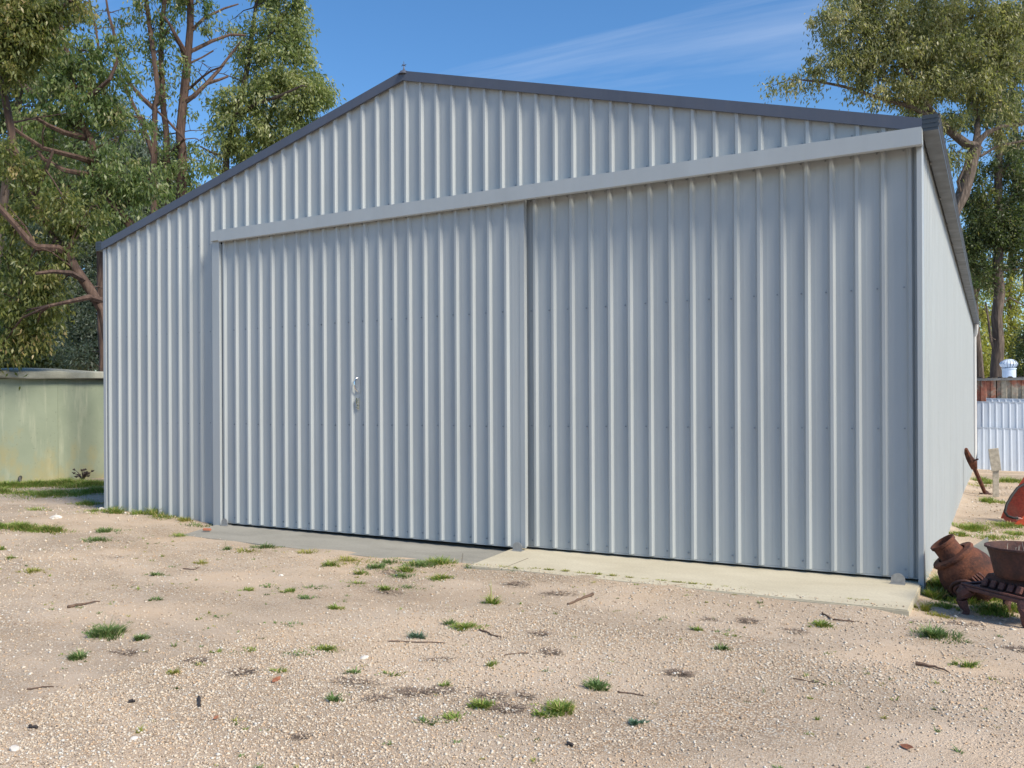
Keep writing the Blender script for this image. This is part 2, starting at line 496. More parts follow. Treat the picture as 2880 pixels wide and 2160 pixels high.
M_LEAF = {
 'mid':   leafm('leaf_mid_green', (0.073, 0.121, 0.048), (0.152, 0.214, 0.076), (0.249, 0.291, 0.115), (0.480, 0.441, 0.254)),
 'light': leafm('leaf_light_green', (0.108, 0.155, 0.063), (0.224, 0.272, 0.105), (0.357, 0.376, 0.167), (0.600, 0.600, 0.421)),
 'warm':  leafm('leaf_olive_green', (0.066, 0.099, 0.031), (0.156, 0.184, 0.056), (0.260, 0.256, 0.082), (0.416, 0.316, 0.157)),
 'grey':  leafm('leaf_grey_green', (0.072, 0.112, 0.084), (0.142, 0.184, 0.143), (0.235, 0.272, 0.226), (0.342, 0.354, 0.301)),
 'dark':  leafm('leaf_dark_green', (0.037, 0.062, 0.028), (0.078, 0.109, 0.045), (0.136, 0.165, 0.067), (0.228, 0.202, 0.105)),
 'pale':  leafm('leaf_pale_olive', (0.120, 0.142, 0.067), (0.241, 0.253, 0.115), (0.376, 0.362, 0.189), (0.513, 0.441, 0.289)),
 'sunny': leafm('leaf_sunlit_yellow', (0.157, 0.190, 0.039), (0.302, 0.314, 0.067), (0.448, 0.426, 0.101), (0.560, 0.470, 0.168), 0.4),  # sunlit look of the far trees, put into the leaf colour
}

# ------------------------------------------------------------------ ground
def sstep(a, b, x):
    t = np.clip((x - a) / (b - a), 0, 1)
    return t * t * (3 - 2 * t)
_ph = rng.uniform(0, 6.28, 24)
def ground_z(x, y):
    x = np.asarray(x, float); y = np.asarray(y, float)
    z = np.full(np.broadcast(x, y).shape, -0.035)
    z = z + 0.085 * sstep(2.6, 0.3, x) * sstep(-1.6, -0.1, y) * sstep(-9, -4, x)
    z = z + 0.03 * sstep(-4, -9, x) * sstep(-1.6, -0.1, y)
    z = z - 0.06 * sstep(9.35, 9.75, x) * sstep(-1.3, -0.5, y)
    z = z - 0.10 * sstep(9.2, 9.6, x) * sstep(0.2, 3.0, y)
    z = z - 0.10 * sstep(8.8, 9.4, x) * sstep(9.0, 17.0, y)
    z = z + 0.02 * sstep(-1.75, -1.05, y) * sstep(-0.2, -0.7, y) * sstep(2.0, 2.6, x) * sstep(9.5, 9.2, x)
    # below the apron and the shed floor
    z = z - 0.16 * sstep(2.35, 2.6, x) * sstep(9.45, 9.25, x) * sstep(-0.75, -0.55, y) * sstep(18.2, 17.9, y)
    b = (0.010 * np.sin(0.9 * x + _ph[0]) * np.sin(1.1 * y + _ph[1]) + 0.006 * np.sin(2.3 * x + 1.1 * y + _ph[2])
         + 0.004 * np.sin(5.1 * x + _ph[3]) * np.sin(4.3 * y + _ph[4]) + 0.003 * np.sin(9.0 * x - 7.0 * y + _ph[5]))
    return z + b
def gz(x, y): return float(ground_z(np.array(x), np.array(y)))

def grid_axis(lo, hi, step, far):
    a = list(np.arange(lo, hi + 1e-6, step))
    s, p = step, lo
    left = []
    while p > -far:
        s *= 1.35; p -= s; left.append(p)
    s, p = step, a[-1]
    right = []
    while p < far:
        s *= 1.35; p += s; right.append(p)
    return np.array(left[::-1] + a + right)
gx = grid_axis(-7.0, 12.5, 0.085, 420.0)
gy = grid_axis(-7.6, 6.0, 0.085, 420.0)
GX, GY = np.meshgrid(gx, gy)
GZ = ground_z(GX, GY)
nx, ny = len(gx), len(gy)
idx = np.arange(nx * ny).reshape(ny, nx)
quads = np.stack([idx[:-1, :-1], idx[:-1, 1:], idx[1:, 1:], idx[1:, :-1]], -1).reshape(-1, 4)
g_me = np_mesh('ground', np.stack([GX, GY, GZ], -1).reshape(-1, 3), quads, True)
ground = tag(link('gravel_ground', g_me, M_GRAVEL), kind='structure')

# apron slabs
def slab(name, poly, ztop, thick, mat):
    bm = bmesh.new()
    vt = [bm.verts.new((x, y, zz)) for (x, y), zz in zip(poly, ztop)]
    vb = [bm.verts.new((x, y, -thick)) for (x, y) in poly]
    bm.faces.new(vt)
    bm.faces.new(vb[::-1])
    n = len(poly)
    for i in range(n):
        bm.faces.new((vt[i], vb[i], vb[(i + 1) % n], vt[(i + 1) % n]))
    bmesh.ops.recalc_face_normals(bm, faces=bm.faces)
    es = [e for e in bm.edges if e.verts[0] in vt and e.verts[1] in vt]
    bmesh.ops.bevel(bm, geom=es, offset=0.008, segments=2, affect='EDGES')
    me = bpy.data.meshes.new(name); bm.to_mesh(me); bm.free()
    return tag(link(name, me, mat), kind='structure')
apron_g = slab('concrete_apron', [(1.95, 0.20), (2.0, -0.02), (2.26, -0.80), (2.9, -0.83), (6.06, -0.97), (5.93, 0.20)],
               [0.0, 0.0, -0.018, -0.018, -0.024, -0.022], 0.2, M_CONC_GREY)
apron_c = slab('concrete_apron', [(5.94, 0.20), (6.07, -0.97), (7.6, -0.99), (9.535, -1.0), (9.545, -0.02), (9.50, 0.20)],
               [0.0, 0.0, 0.0, 0.0, 0.0, 0.0], 0.22, M_CONC_CREAM)
apron_g['label'] = 'grey concrete ramp in front of the left sliding door'
apron_c['label'] = 'cream concrete slab in front of the right sliding door'
# saw cut joints, laid on as thin dark strips
def strip(name, a, b, w, z, parent, mat):
    a = Vector((a[0], a[1], 0)); b = Vector((b[0], b[1], 0)); d = (b - a).normalized(); nrm = Vector((-d.y, d.x, 0)) * w / 2
    mb = MB(); vs = []
    for zz in (z - 0.01, z + 0.0015):
        for p in (a - nrm, b - nrm, b + nrm, a + nrm): vs.append((p.x, p.y, zz))
    mb.add(vs, [(3, 2, 1, 0), (4, 5, 6, 7), (0, 1, 5, 4), (1, 2, 6, 5), (2, 3, 7, 6), (3, 0, 4, 7)])
    return mb.build(name, mat, parent)
M_JOINT = simple('joint_dark', (0.16, 0.14, 0.11), 0.95)
strip('control_joint', (6.36, -0.42), (6.40, -0.97), 0.007, 0.0, apron_c, M_JOINT)
strip('control_joint', (5.62, -0.35), (5.98, -0.94), 0.007, -0.023, apron_g, M_JOINT)
# shed floor inside
fl = MB(); fl.box(-0.05, 9.5, 0.21, 17.9, -0.2, -0.012)
tag(fl.build('shed_floor', M_CONC_GREY), kind='structure')

# ------------------------------------------------------------------ the steel shed
X0, X1, LEN = -0.10, 9.555, 18.0
XA = (X0 + X1) / 2
SL = math.tan(R(15.0))
def roofz(x): return 4.735 - SL * abs(x - XA)     # underside of the barge capping
shed = tag(empty('steel_shed', (XA, 0, 0)), 'large pale blue-grey ribbed steel shed with two sliding doors', 'shed')
def sub(mb, name, mat, parent=None, bevel=0.0):
    o = mb.build(name, mat, None, bevel)
    par = shed if parent is None else parent
    o.parent = par
    o.matrix_parent_inverse = par.matrix_world.inverted() if par is not shed else Matrix.Translation((-XA, 0, 0))
    return o
bpy.context.view_layer.update()

PITCH = 0.19
RIB = [(-0.0295, 0.0), (-0.0115, 0.028), (0.0115, 0.028), (0.0295, 0.0)]
SWAGE = [(0.053, 0.0), (0.058, 0.0006), (0.066, 0.0006), (0.071, 0.0), (0.119, 0.0), (0.124, 0.0006), (0.132, 0.0006), (0.137, 0.0)]
def profile(a, b, phase, PITCH=PITCH):
    """(x, out) points of the trapezoid sheet between a and b; rib centres at phase + k * pitch"""
    pts = []
    k0 = int(math.floor((a - phase) / PITCH)) - 1
    k1 = int(math.ceil((b - phase) / PITCH)) + 1
    for k in range(k0, k1 + 1):
        c = phase + k * PITCH
        for dx, h in RIB + SWAGE:
            pts.append((c + dx, h))
    inside = [p for p in pts if a < p[0] < b]
    def at(x):
        for (xa, ha), (xb, hb) in zip(pts, pts[1:]):
            if xa <= x <= xb: return ha + (hb - ha) * (x - xa) / max(1e-9, xb - xa)
        return 0
    return [(a, at(a))] + inside + [(b, at(b))]
def sheet(a, b, phase, zlo, zhi, plane, axis='x', out=-1, mat=M_WALL, parent=None, lift=0.0, extra=(), name='cladding_sheet', pitch=PITCH):
    """one roll formed sheet. axis 'x': on the plane y = plane; axis 'y': on the plane x = plane"""
    prof = profile(a, b, phase, pitch)
    for e in extra:
        if a < e < b: prof = sorted(prof + [(e, next((h0 + (h1 - h0) * (e - x0) / max(1e-9, x1 - x0)) for (x0, h0), (x1, h1) in zip(prof, prof[1:]) if x0 <= e <= x1))])
    vs, fs = [], []
    zf = zhi if callable(zhi) else (lambda t: zhi)
    zl = zlo if callable(zlo) else (lambda t: zlo)
    for t, h in prof:
        d = plane + out * (h + lift)
        for z in (zl(t), zf(t)):
            vs.append((t, d, z) if axis == 'x' else (d, t, z))
    for i in range(len(prof) - 1):
        fs.append((2 * i, 2 * i + 2, 2 * i + 3, 2 * i + 1) if (axis == 'x') == (out < 0) else (2 * i + 1, 2 * i + 3, 2 * i + 2, 2 * i))
    mb = MB().add(vs, fs)
    me = bpy.data.meshes.new(name); me.from_pydata(mb.v, [], mb.f); me.update()
    o = link(name, me, mat, shed if parent is None else parent)
    par = o.parent
    o.matrix_parent_inverse = Matrix.Translation((-XA, 0, 0)) if par is shed else par.matrix_world.inverted()
    return o
PH = -0.014            # rib centres of the gable wall
COVER = 4 * PITCH
def screws(pts, parent, out=(0, -1, 0), name='screw'):
    """hex head screws, a few pixels each"""
    mb = MB()
    for (x, y, z) in pts:
        n = 6
        if out[1]:
            vs = [(x + 0.0075 * math.cos(6.283 * k / n), y, z + 0.0075 * math.sin(6.283 * k / n)) for k in range(n)]
            vs += [(a, b - 0.007, c) for a, b, c in vs]
        else:
            vs = [(x, y + 0.0075 * math.cos(6.283 * k / n), z + 0.0075 * math.sin(6.283 * k / n)) for k in range(n)]
            vs += [(a + 0.007, b, c) for a, b, c in vs]
        mb.add(vs, [tuple(range(6, 12)), tuple(range(5, -1, -1))] + [(k, (k + 1) % 6, 6 + (k + 1) % 6, 6 + k) for k in range(6)])
    o = sub(mb, name, M_SCREW, parent)
    o['kind'] = 'stuff'
    return o
# left of the doors
HX = 2.15
a = X0 + 0.02
ph0 = PH - 0.095
i = 0
edges = [X0 + 0.015] + [PH - 0.095 + COVER * k for k in range(1, 3)] + [2.02]
for e0, e1 in zip(edges, edges[1:]):
    sheet(e0, e1 + (0.01 if e1 < 2 else 0), PH, lambda t: -0.12, lambda t: roofz(t) + 0.05, 0.0, lift=0.0012 * (i % 2)); i += 1
# gable above the doors
edges = [2.02] + [PH - 0.095 + COVER * k for k in range(3, 13)] + [X1 - 0.012]
for e0, e1 in zip(edges, edges[1:]):
    sheet(e0, e1 + (0.01 if e1 < 9.5 else 0), PH, 3.36, lambda t: roofz(t) + 0.05, 0.0, lift=0.0012 * (i % 2), extra=(XA,)); i += 1
pts = []
for k in range(0, 11):
    xx = PH + k * PITCH - 0.045
    if xx < 0: continue
    for z in (1.19, 2.29, 3.33): pts.append((xx, 0.0, z + random.uniform(-.006, .006)))
for k in range(12, 51):
    xx = PH + k * PITCH - 0.045
    if xx < 9.5: pts.append((xx, 0.0, 3.49 + random.uniform(-.006, .006)))
screws(pts, shed)
# side walls
k = 0
y = 0.02
while y < LEN - 0.01:
    y2 = min(LEN, y + COVER)
    sheet(y, y2 + 0.01, 0.115, -0.42, 3.52, X1 - 0.03, 'y', +1, lift=0.0012 * (k % 2)); k += 1
    y = y2
sheet(0.02, LEN, 0.115, -0.2, 3.5, X0 + 0.03, 'y', -1, name='left_wall')
sheet(X0 + 0.02, X1 - 0.02, PH, -0.2, lambda t: roofz(t) + 0.04, LEN, 'x', +1, name='rear_wall', extra=(XA,))
spts = [(X1 - 0.03, 0.115 + PITCH * q + 0.045, z) for q in range(0, 60) for z in (1.2, 2.3, 3.38)]
screws(spts, shed, (1, 0, 0))
# roof, two ribbed slopes
for sgn, nm in ((-1, 'roof'), (1, 'roof')):
    prof = profile(-0.03, LEN + 0.05, 0.1)
    vs, fs = [], []
    for t, h in prof:
        xe = X0 - 0.06 if sgn < 0 else X1 + 0.06
        vs.append((XA, t, 4.735 + 0.055 + h)); vs.append((xe, t, roofz(xe) + 0.055 + h))
    for q in range(len(prof) - 1):
        fs.append((2 * q, 2 * q + 2, 2 * q + 3, 2 * q + 1))
    sub(MB().add(vs, fs), nm, M_ROOF)
# ridge capping
mb = MB()
mb.add([(XA - 0.2, -0.03, 4.735 + .09 - .2 * SL), (XA, -0.03, 4.735 + .09), (XA + 0.2, -0.03, 4.735 + .09 - .2 * SL),
        (XA - 0.2, LEN + .05, 4.735 + .09 - .2 * SL), (XA, LEN + .05, 4.735 + .09), (XA + 0.2, LEN + .05, 4.735 + .09 - .2 * SL)], [(0, 1, 4, 3), (1, 2, 5, 4)])
sub(mb, 'ridge_capping', M_ROOF)
# barge cappings: face, top return and bottom lip, one piece per slope
for sgn in (-1, 1):
    xe = X0 - 0.012 if sgn < 0 else X1 + 0.012
    outline = [(-0.056, 0.0), (-0.032, 0.0), (-0.032, 0.075), (0.10, 0.085), (0.10, 0.098), (-0.056, 0.098)]
    vs = []
    for xx in ((XA, xe) if sgn > 0 else (xe, XA)):
        for (yy, dz) in outline: vs.append((xx, yy, roofz(xx) + dz))
    n = len(outline)
    fs = [tuple(range(n)), tuple(range(2 * n - 1, n - 1, -1))] + [(q, n + q, n + (q + 1) % n, (q + 1) % n) for q in range(n)]
    sub(MB().add(vs, fs), 'barge_capping', M_ROOF)
# little pointed finial with a cross on the ridge end
mb = MB()
mb.lathe([(0.06, 4.80), (0.04, 4.832), (0.018, 4.842), (0.009, 4.858), (0.004, 4.885), (0.003, 4.935), (0.0, 4.937)], 10, Matrix.Translation((XA, -0.03, 0)))
mb.tube([(XA - 0.03, -0.03, 4.895), (XA + 0.03, -0.03, 4.90)], 0.0035, 6)
mb.tube([(XA, -0.06, 4.896), (XA, 0.0, 4.899)], 0.0035, 6)
sub(mb, 'roof_finial', M_ROOF)
# corner flashings
mb = MB()
mb.box(X0 - 0.008, X0 + 0.045, -0.036, 0.0, -0.06, roofz(X0) + 0.02)
mb.box(X0 - 0.008, X0 + 0.02, 0.0, 0.10, -0.06, roofz(X0) + 0.02)
sub(mb, 'corner_flashing', M_TRIM, bevel=0.003)
mb = MB()
mb.box(X1 - 0.03, X1 + 0.010, -0.036, 0.002, -0.10, roofz(X1) + 0.02)
mb.box(X1 - 0.022, X1 + 0.010, 0.002, 0.125, -0.10, roofz(X1) + 0.02)
sub(mb, 'corner_flashing', M_TRIM, bevel=0.003)
# gutters along both eaves, ribbed outer face, with end caps and brackets
def gutter(side):
    xi = X1 + 0.012 if side > 0 else X0 - 0.012
    zb, zt = 3.435, 3.555
    w_ = 0.112
    def xx(t): return xi + side * t
    prof = [(0.0, zt - 0.03), (0.0, zb), (w_, zb), (w_, zb + .028), (w_ + .007, zb + .034), (w_ + .007, zb + .046), (w_, zb + .052), (w_, zb + .070),
            (w_ + .007, zb + .076), (w_ + .007, zb + .088), (w_, zb + .094), (w_, zt - .012), (w_ + .009, zt - .009), (w_ + .009, zt), (w_ - .006, zt), (w_ - .006, zb + .006), (0.006, zb + .006), (0.006, zt - .03)]
    vs = []
    for yy in (-0.05, LEN + 0.06):
        vs += [(xx(t), yy, z) for t, z in prof]
    n = len(prof)
    fs = [(q, n + q, n + (q + 1) % n, (q + 1) % n) for q in range(n)]
    g = sub(MB().add(vs, fs), 'gutter', M_GUTTER)
    for yy0 in (-0.054, LEN + 0.06):
        mb = MB()
        mb.prism([(xx(t), z) for t, z in ([(0.0, zb), (w_, zb), (w_, zb + .028), (w_ + .007, zb + .034), (w_ + .007, zb + .046), (w_, zb + .052), (w_, zb + .070), (w_ + .007, zb + .076), (w_ + .007, zb + .088), (w_, zb + .094), (w_, zt), (0.0, zt)])], 'y', yy0, yy0 + 0.004)
        for q in range(3):
            mb.box(min(xx(.004), xx(w_ - .004)), max(xx(.004), xx(w_ - .004)), yy0 - .0035, yy0 - .0005, zb + .022 + .034 * q, zb + .032 + .034 * q)
        sub(mb, 'end_cap', M_GUTTER, g)
    if side > 0:
        for q in range(12):
            yy = 0.9 + 1.45 * q
            mb = MB(); mb.box(xx(-.002), xx(.012), yy, yy + .02, zb - .014, zb - .0015)
            sub(mb, 'bracket', M_GALV, g)
        for yy in (6.0, 12.0):     # lap joints between gutter lengths
            mb = MB(); mb.box(xx(-.003), xx(w_ + .011), yy, yy + .012, zb - .003, zb - .0008)
            sub(mb, 'lap_joint', M_GUTTER, g)
    return g
gutter(1); gutter(-1)
# eave closure strip under the gutter, in the dark
mb = MB(); mb.box(X1 - 0.03, X1 + 0.011, 0.13, LEN, 3.50, 3.53); sub(mb, 'eave_trim', M_GUTTER)
# downpipe at the rear end of the right gutter
mb = MB()
mb.tube([(X1 + 0.07, LEN - 0.1, 3.44), (X1 + 0.07, LEN - 0.1, 3.36), (X1 + 0.055, LEN + 0.02, 3.22), (X1 + 0.02, LEN + 0.09, 3.12), (X1 + 0.02, LEN + 0.09, -0.2)], 0.045, 12)
sub(mb, 'downpipe', M_PVC)
# header track cover over the doors and the left jamb
HY = -0.140
mb = MB()
mb.prism([(HY, 3.318), (HY + 0.012, 3.310), (HY + 0.030, 3.310), (HY + 0.030, 3.36), (-0.0305, 3.36), (-0.0305, 3.385), (HY + 0.012, 3.445), (HY, 3.448)][::-1], 'x', 2.13, X1 + 0.012)
mb.box(X1 + 0.0125, X1 + 0.0165, HY + 0.002, -0.034, 3.325, 3.440)
sub(mb, 'door_track_cover', M_TRIM)
mb = MB()
mb.box(1.985, 2.105, -0.105, -0.090, -0.03, 3.43)
mb.box(1.985, 2.000, -0.090, -0.0295, -0.03, 3.43)
mb.box(2.090, 2.105, -0.090, 0.05, -0.03, 3.30)
mb.box(2.00, 2.13, -0.1385, -0.1055, 3.33, 3.442)
sub(mb, 'door_jamb', M_TRIM, bevel=0.002)
# ---- sliding doors
def door(x0, x1, plane, phase, z0, z1, flat_right, top, PITCH=PITCH):
    COVER = 4 * PITCH
    d_mb = MB()      # perimeter frame behind the sheets
    t = 0.045
    yb0, yb1 = plane + 0.003, plane + t
    d_mb.box(x0, x0 + 0.04, yb0, yb1, z0 + .01, z1)
    d_mb.box(x1 - 0.04, x1, yb0, yb1, z0 + .01, z1)
    for zz in (z0 + .01, z0 + 1.12, z0 + 2.22, z1 - .05):
        d_mb.box(x0 + 0.04, x1 - 0.04, yb0, yb1, zz, zz + .05)
    d = sub(d_mb, 'sliding_door', M_TRIM)
    bpy.context.view_layer.update()
    e = x0
    q = 0
    xe = x1 - (0.035 if flat_right else 0.0)
    first = phase - 0.095
    edges = [x0] + [first + COVER * j for j in range(1, 20) if x0 + 0.1 < first + COVER * j < xe - 0.1] + [xe]
    for e0, e1 in zip(edges, edges[1:]):
        s = sheet(e0, e1 + (0.01 if e1 < xe - .01 else 0), phase, z0, top, plane, lift=0.0012 * (q % 2), parent=d, pitch=PITCH); q += 1
    if flat_right > 0:
        mb = MB(); mb.box(xe - 0.012, x1 + 0.003, plane - 0.004, plane - 0.0015, z0, top); mb.box(x1 + 0.0005, x1 + 0.003, plane - 0.0015, plane + 0.05, z0, top)
        sub(mb, 'edge_trim', M_TRIM, d)
    mb = MB(); mb.box(x0 + .002, x1 - .002, plane - 0.002, plane + 0.03, z0 - 0.014, z0 - 0.001); sub(mb, 'bottom_rail', M_TRIM, d)
    pts = []
    j = 0
    while True:
        xx = phase + PITCH * j - 0.046; j += 1
        if xx > x1 - 0.03 - flat_right: break
        if xx < x0 + 0.02: continue
        for z in (z0 + 0.055, z0 + 1.148, z0 + 2.245, top - 0.045): pts.append((xx, plane - 0.0005, z + random.uniform(-.005, .005)))
    screws(pts, d)
    return d
door_l = door(2.112, 6.135, -0.052, 2.173 - 0.0265, 0.034, 3.40, 0.165, 3.36)
door_l['label'] = 'left sliding door, standing proud of the right one, with chrome handle'
door_r = door(5.95, 9.522, 0.045, 6.22 - 0.012, 0.034, 3.42, 0.0, 3.38, 0.1922)
door_r['label'] = 'right sliding door, set back under the track cover'
# inner door edge trim at the right corner
mb = MB(); mb.box(9.528, 9.545, -0.03, 0.06, 0.0, 3.40)
sub(mb, 'door_jamb', M_TRIM)
# lift ring handle and pull plate on the left door
hx, hy = 4.125, -0.053
mb = MB()
mb.box(hx - 0.026, hx + 0.030, hy - 0.003, hy - 0.0008, 1.520, 1.690)
sub(mb, 'handle_plate', M_TRIM, door_l)
mb = MB()
mb.tube([(hx - .004, hy - .004, 1.683), (hx - .014, hy - .022, 1.672), (hx - .02, hy - .034, 1.645), (hx - .02, hy - .038, 1.61), (hx - .016, hy - .034, 1.575), (hx - .008, hy - .02, 1.55), (hx, hy - .004, 1.538)], 0.0075, 8)
sub(mb, 'handle', M_CHROME, door_l)
mb = MB()
mb.box(hx - 0.014, hx + 0.018, hy - 0.012, hy - 0.001, 1.345, 1.475)
mb.box(hx - 0.010, hx + 0.010, hy - 0.028, hy - 0.012, 1.40, 1.470)
mb.box(hx - 0.010, hx + 0.004, hy - 0.022, hy - 0.012, 1.352, 1.385)
sub(mb, 'lock', M_CHROME, door_l, bevel=0.003)
# floor guides: half round plates standing in front of the door bottoms
for gx_, zt_, gyy in ((2.19, 0.0, -0.118), (6.085, 0.0, -0.118), (9.39, 0.0, -0.118)):
    outline = [(gx_ - 0.05, zt_ + 0.001), (gx_ + 0.05, zt_ + 0.001)] + [(gx_ + 0.05 * math.cos(t), zt_ + 0.034 + 0.05 * math.sin(t)) for t in np.linspace(0, math.pi, 13)]
    mb = MB(); mb.prism(outline, 'y', gyy - 0.003, gyy + 0.003)
    mb.box(gx_ - 0.055, gx_ + 0.05, gyy - 0.02, gyy + 0.06, zt_ - 0.002, zt_ + 0.005)
    sub(mb, 'door_guide', M_GALV)

# ------------------------------------------------------------------ concrete water tank at the left
TKX, TKY, TR = -7.0, 3.3, 1.98
tank = tag(empty('water_tank', (TKX, TKY, 0)), 'round green-grey concrete water tank with flat lid beside the shed', 'water tank')
mb = MB()
mb.lathe([(TR, -0.2), (TR, 0.6), (TR, 1.2), (TR, 1.93), (TR - 0.12, 1.93)], 96, None, 0.0008)
tw = mb.build('tank_wall', M_TANK, tank)
mb = MB()
prof = [(0.02, 1.935), (TR + 0.13, 1.935), (TR + 0.15, 1.955), (TR + 0.145, 2.055), (TR + 0.10, 2.075), (1.4, 2.125), (0.6, 2.185), (0.02, 2.20)]
mb.lathe(prof, 72, None, 0.004)
lid = mb.build('lid', M_LID, tank)
for vtx in lid.data.vertices:
    r_ = math.hypot(vtx.co.x, vtx.co.y); an = math.atan2(vtx.co.y, vtx.co.x)
    if r_ > 1.9: vtx.co.z += 0.010 * math.sin(5 * an + 1) + 0.007 * math.sin(13 * an) + random.uniform(-.004, .004)
seam = MB()
sa = math.atan2(-7.306 - TKY, 10.044 - TKX)
for da in (0.21,):
    c_, s_ = math.cos(sa + da), math.sin(sa + da)
    seam.tube([((TR + .002) * c_, (TR + .002) * s_, 0.05), ((TR + .002) * c_, (TR + .002) * s_, 1.92)], 0.0045, 5)
seam.build('seam', M_TANK, tank)
mb = MB()
c_, s_ = math.cos(sa - 0.10), math.sin(sa - 0.10)
mb.tube([(TR * c_, TR * s_, 0.14), ((TR + .09) * c_, (TR + .09) * s_, 0.13), ((TR + .12) * c_, (TR + .12) * s_, 0.06)], 0.03, 8)
mb.build('outlet_pipe', M_BLACK, tank)

# ------------------------------------------------------------------ measured positions (metres)
V_VENT = (10.373, 20.246)
V_JACK_B = (9.885, 9.988, -0.24)
V_JACK_T = (9.6, 9.418, 0.614)
V_POST = (10.042, 9.478, -0.24)
V_SCOOP = (10.266, 5.65, -0.2)
V_HOSE = [(10.47, 6.044, 0.366), (10.366, 5.928, 0.315), (10.29, 5.771, 0.278), (10.219, 5.617, 0.182), (10.162, 5.528, 0.074), (10.141, 5.459, -0.012), (10.172, 5.419, -0.055), (10.228, 5.45, -0.078), (10.284, 5.539, -0.094)]
V_BELLY = (9.927, 0.016, -0.05)
V_BAR = [(9.578, 0.247, -0.09), (9.616, 0.471, -0.076), (9.661, 0.611, -0.074), (9.745, 0.658, -0.098)]
V_GREY = [(9.797, 1.946, -0.015), (9.971, 2.387, 0.066), (9.997, 1.943, -0.065), (9.894, 1.772, -0.126)]
V_BRICK = (2.352, -0.52)
V_WEED = (-4.697, 2.812)
TUFTS = [(5.251, -3.859, 0.146, 0.117, 0.062, 620, 'd', 14, 'largest grass clump, with dead stalks, on the left gravel'), (5.557, -4.253, 0.068, 0.054, 0.045, 260, 'd', 0, 'low dark green mat just below the large clump at left'), (5.558, -3.852, 0.056, 0.045, 0.045, 200, 'd', 0, 'small dark mat right of the large clump at left'), (7.094, -2.645, 0.104, 0.083, 0.04, 520, 'g', 0, 'bright green mat with a stick poking out, in the middle of the yard'), (6.944, -2.949, 0.079, 0.063, 0.05, 150, 'b', 0, 'blue-green weed with a long twig in front, in the middle'), (6.904, -1.988, 0.071, 0.057, 0.07, 150, 'g', 7, 'green tuft with tall thin seed stalks below the cream slab edge'), (8.284, -3.721, 0.085, 0.068, 0.045, 560, 'g', 0, 'brightest green tuft low in the picture, right of centre'), (7.941, -3.83, 0.067, 0.054, 0.036, 320, 'g', 0, 'pale green tuft low in the picture beside brown litter'), (8.302, -3.332, 0.074, 0.059, 0.045, 260, 'd', 0, 'dark spiky tuft above the brightest green tuft'), (7.245, -4.08, 0.038, 0.03, 0.038, 120, 'd', 0, 'small lone dark green tuft low at left of centre'), (9.069, -1.544, 0.076, 0.061, 0.04, 260, 'g', 0, 'green mat beside a curved twig in front of the cream slab'), (9.72, -1.516, 0.127, 0.102, 0.07, 460, 'd', 0, 'large dark rosette weed in front of the stove stand'), (9.909, -2.088, 0.056, 0.045, 0.045, 150, 'g', 0, 'small green tuft at the right edge below the large rosette weed'), (5.749, -0.914, 0.183, 0.146, 0.065, 480, 'g', 0, 'leafy green clump at the tip where grey and cream slabs meet'), (3.427, -1.214, 0.078, 0.062, 0.05, 100, 'd', 3, 'small tuft with tall stalks at the front edge of the grey ramp'), (9.604, -0.623, 0.049, 0.039, 0.1, 90, 'y', 0, 'dry brown weed standing at the corner of the cream slab')]
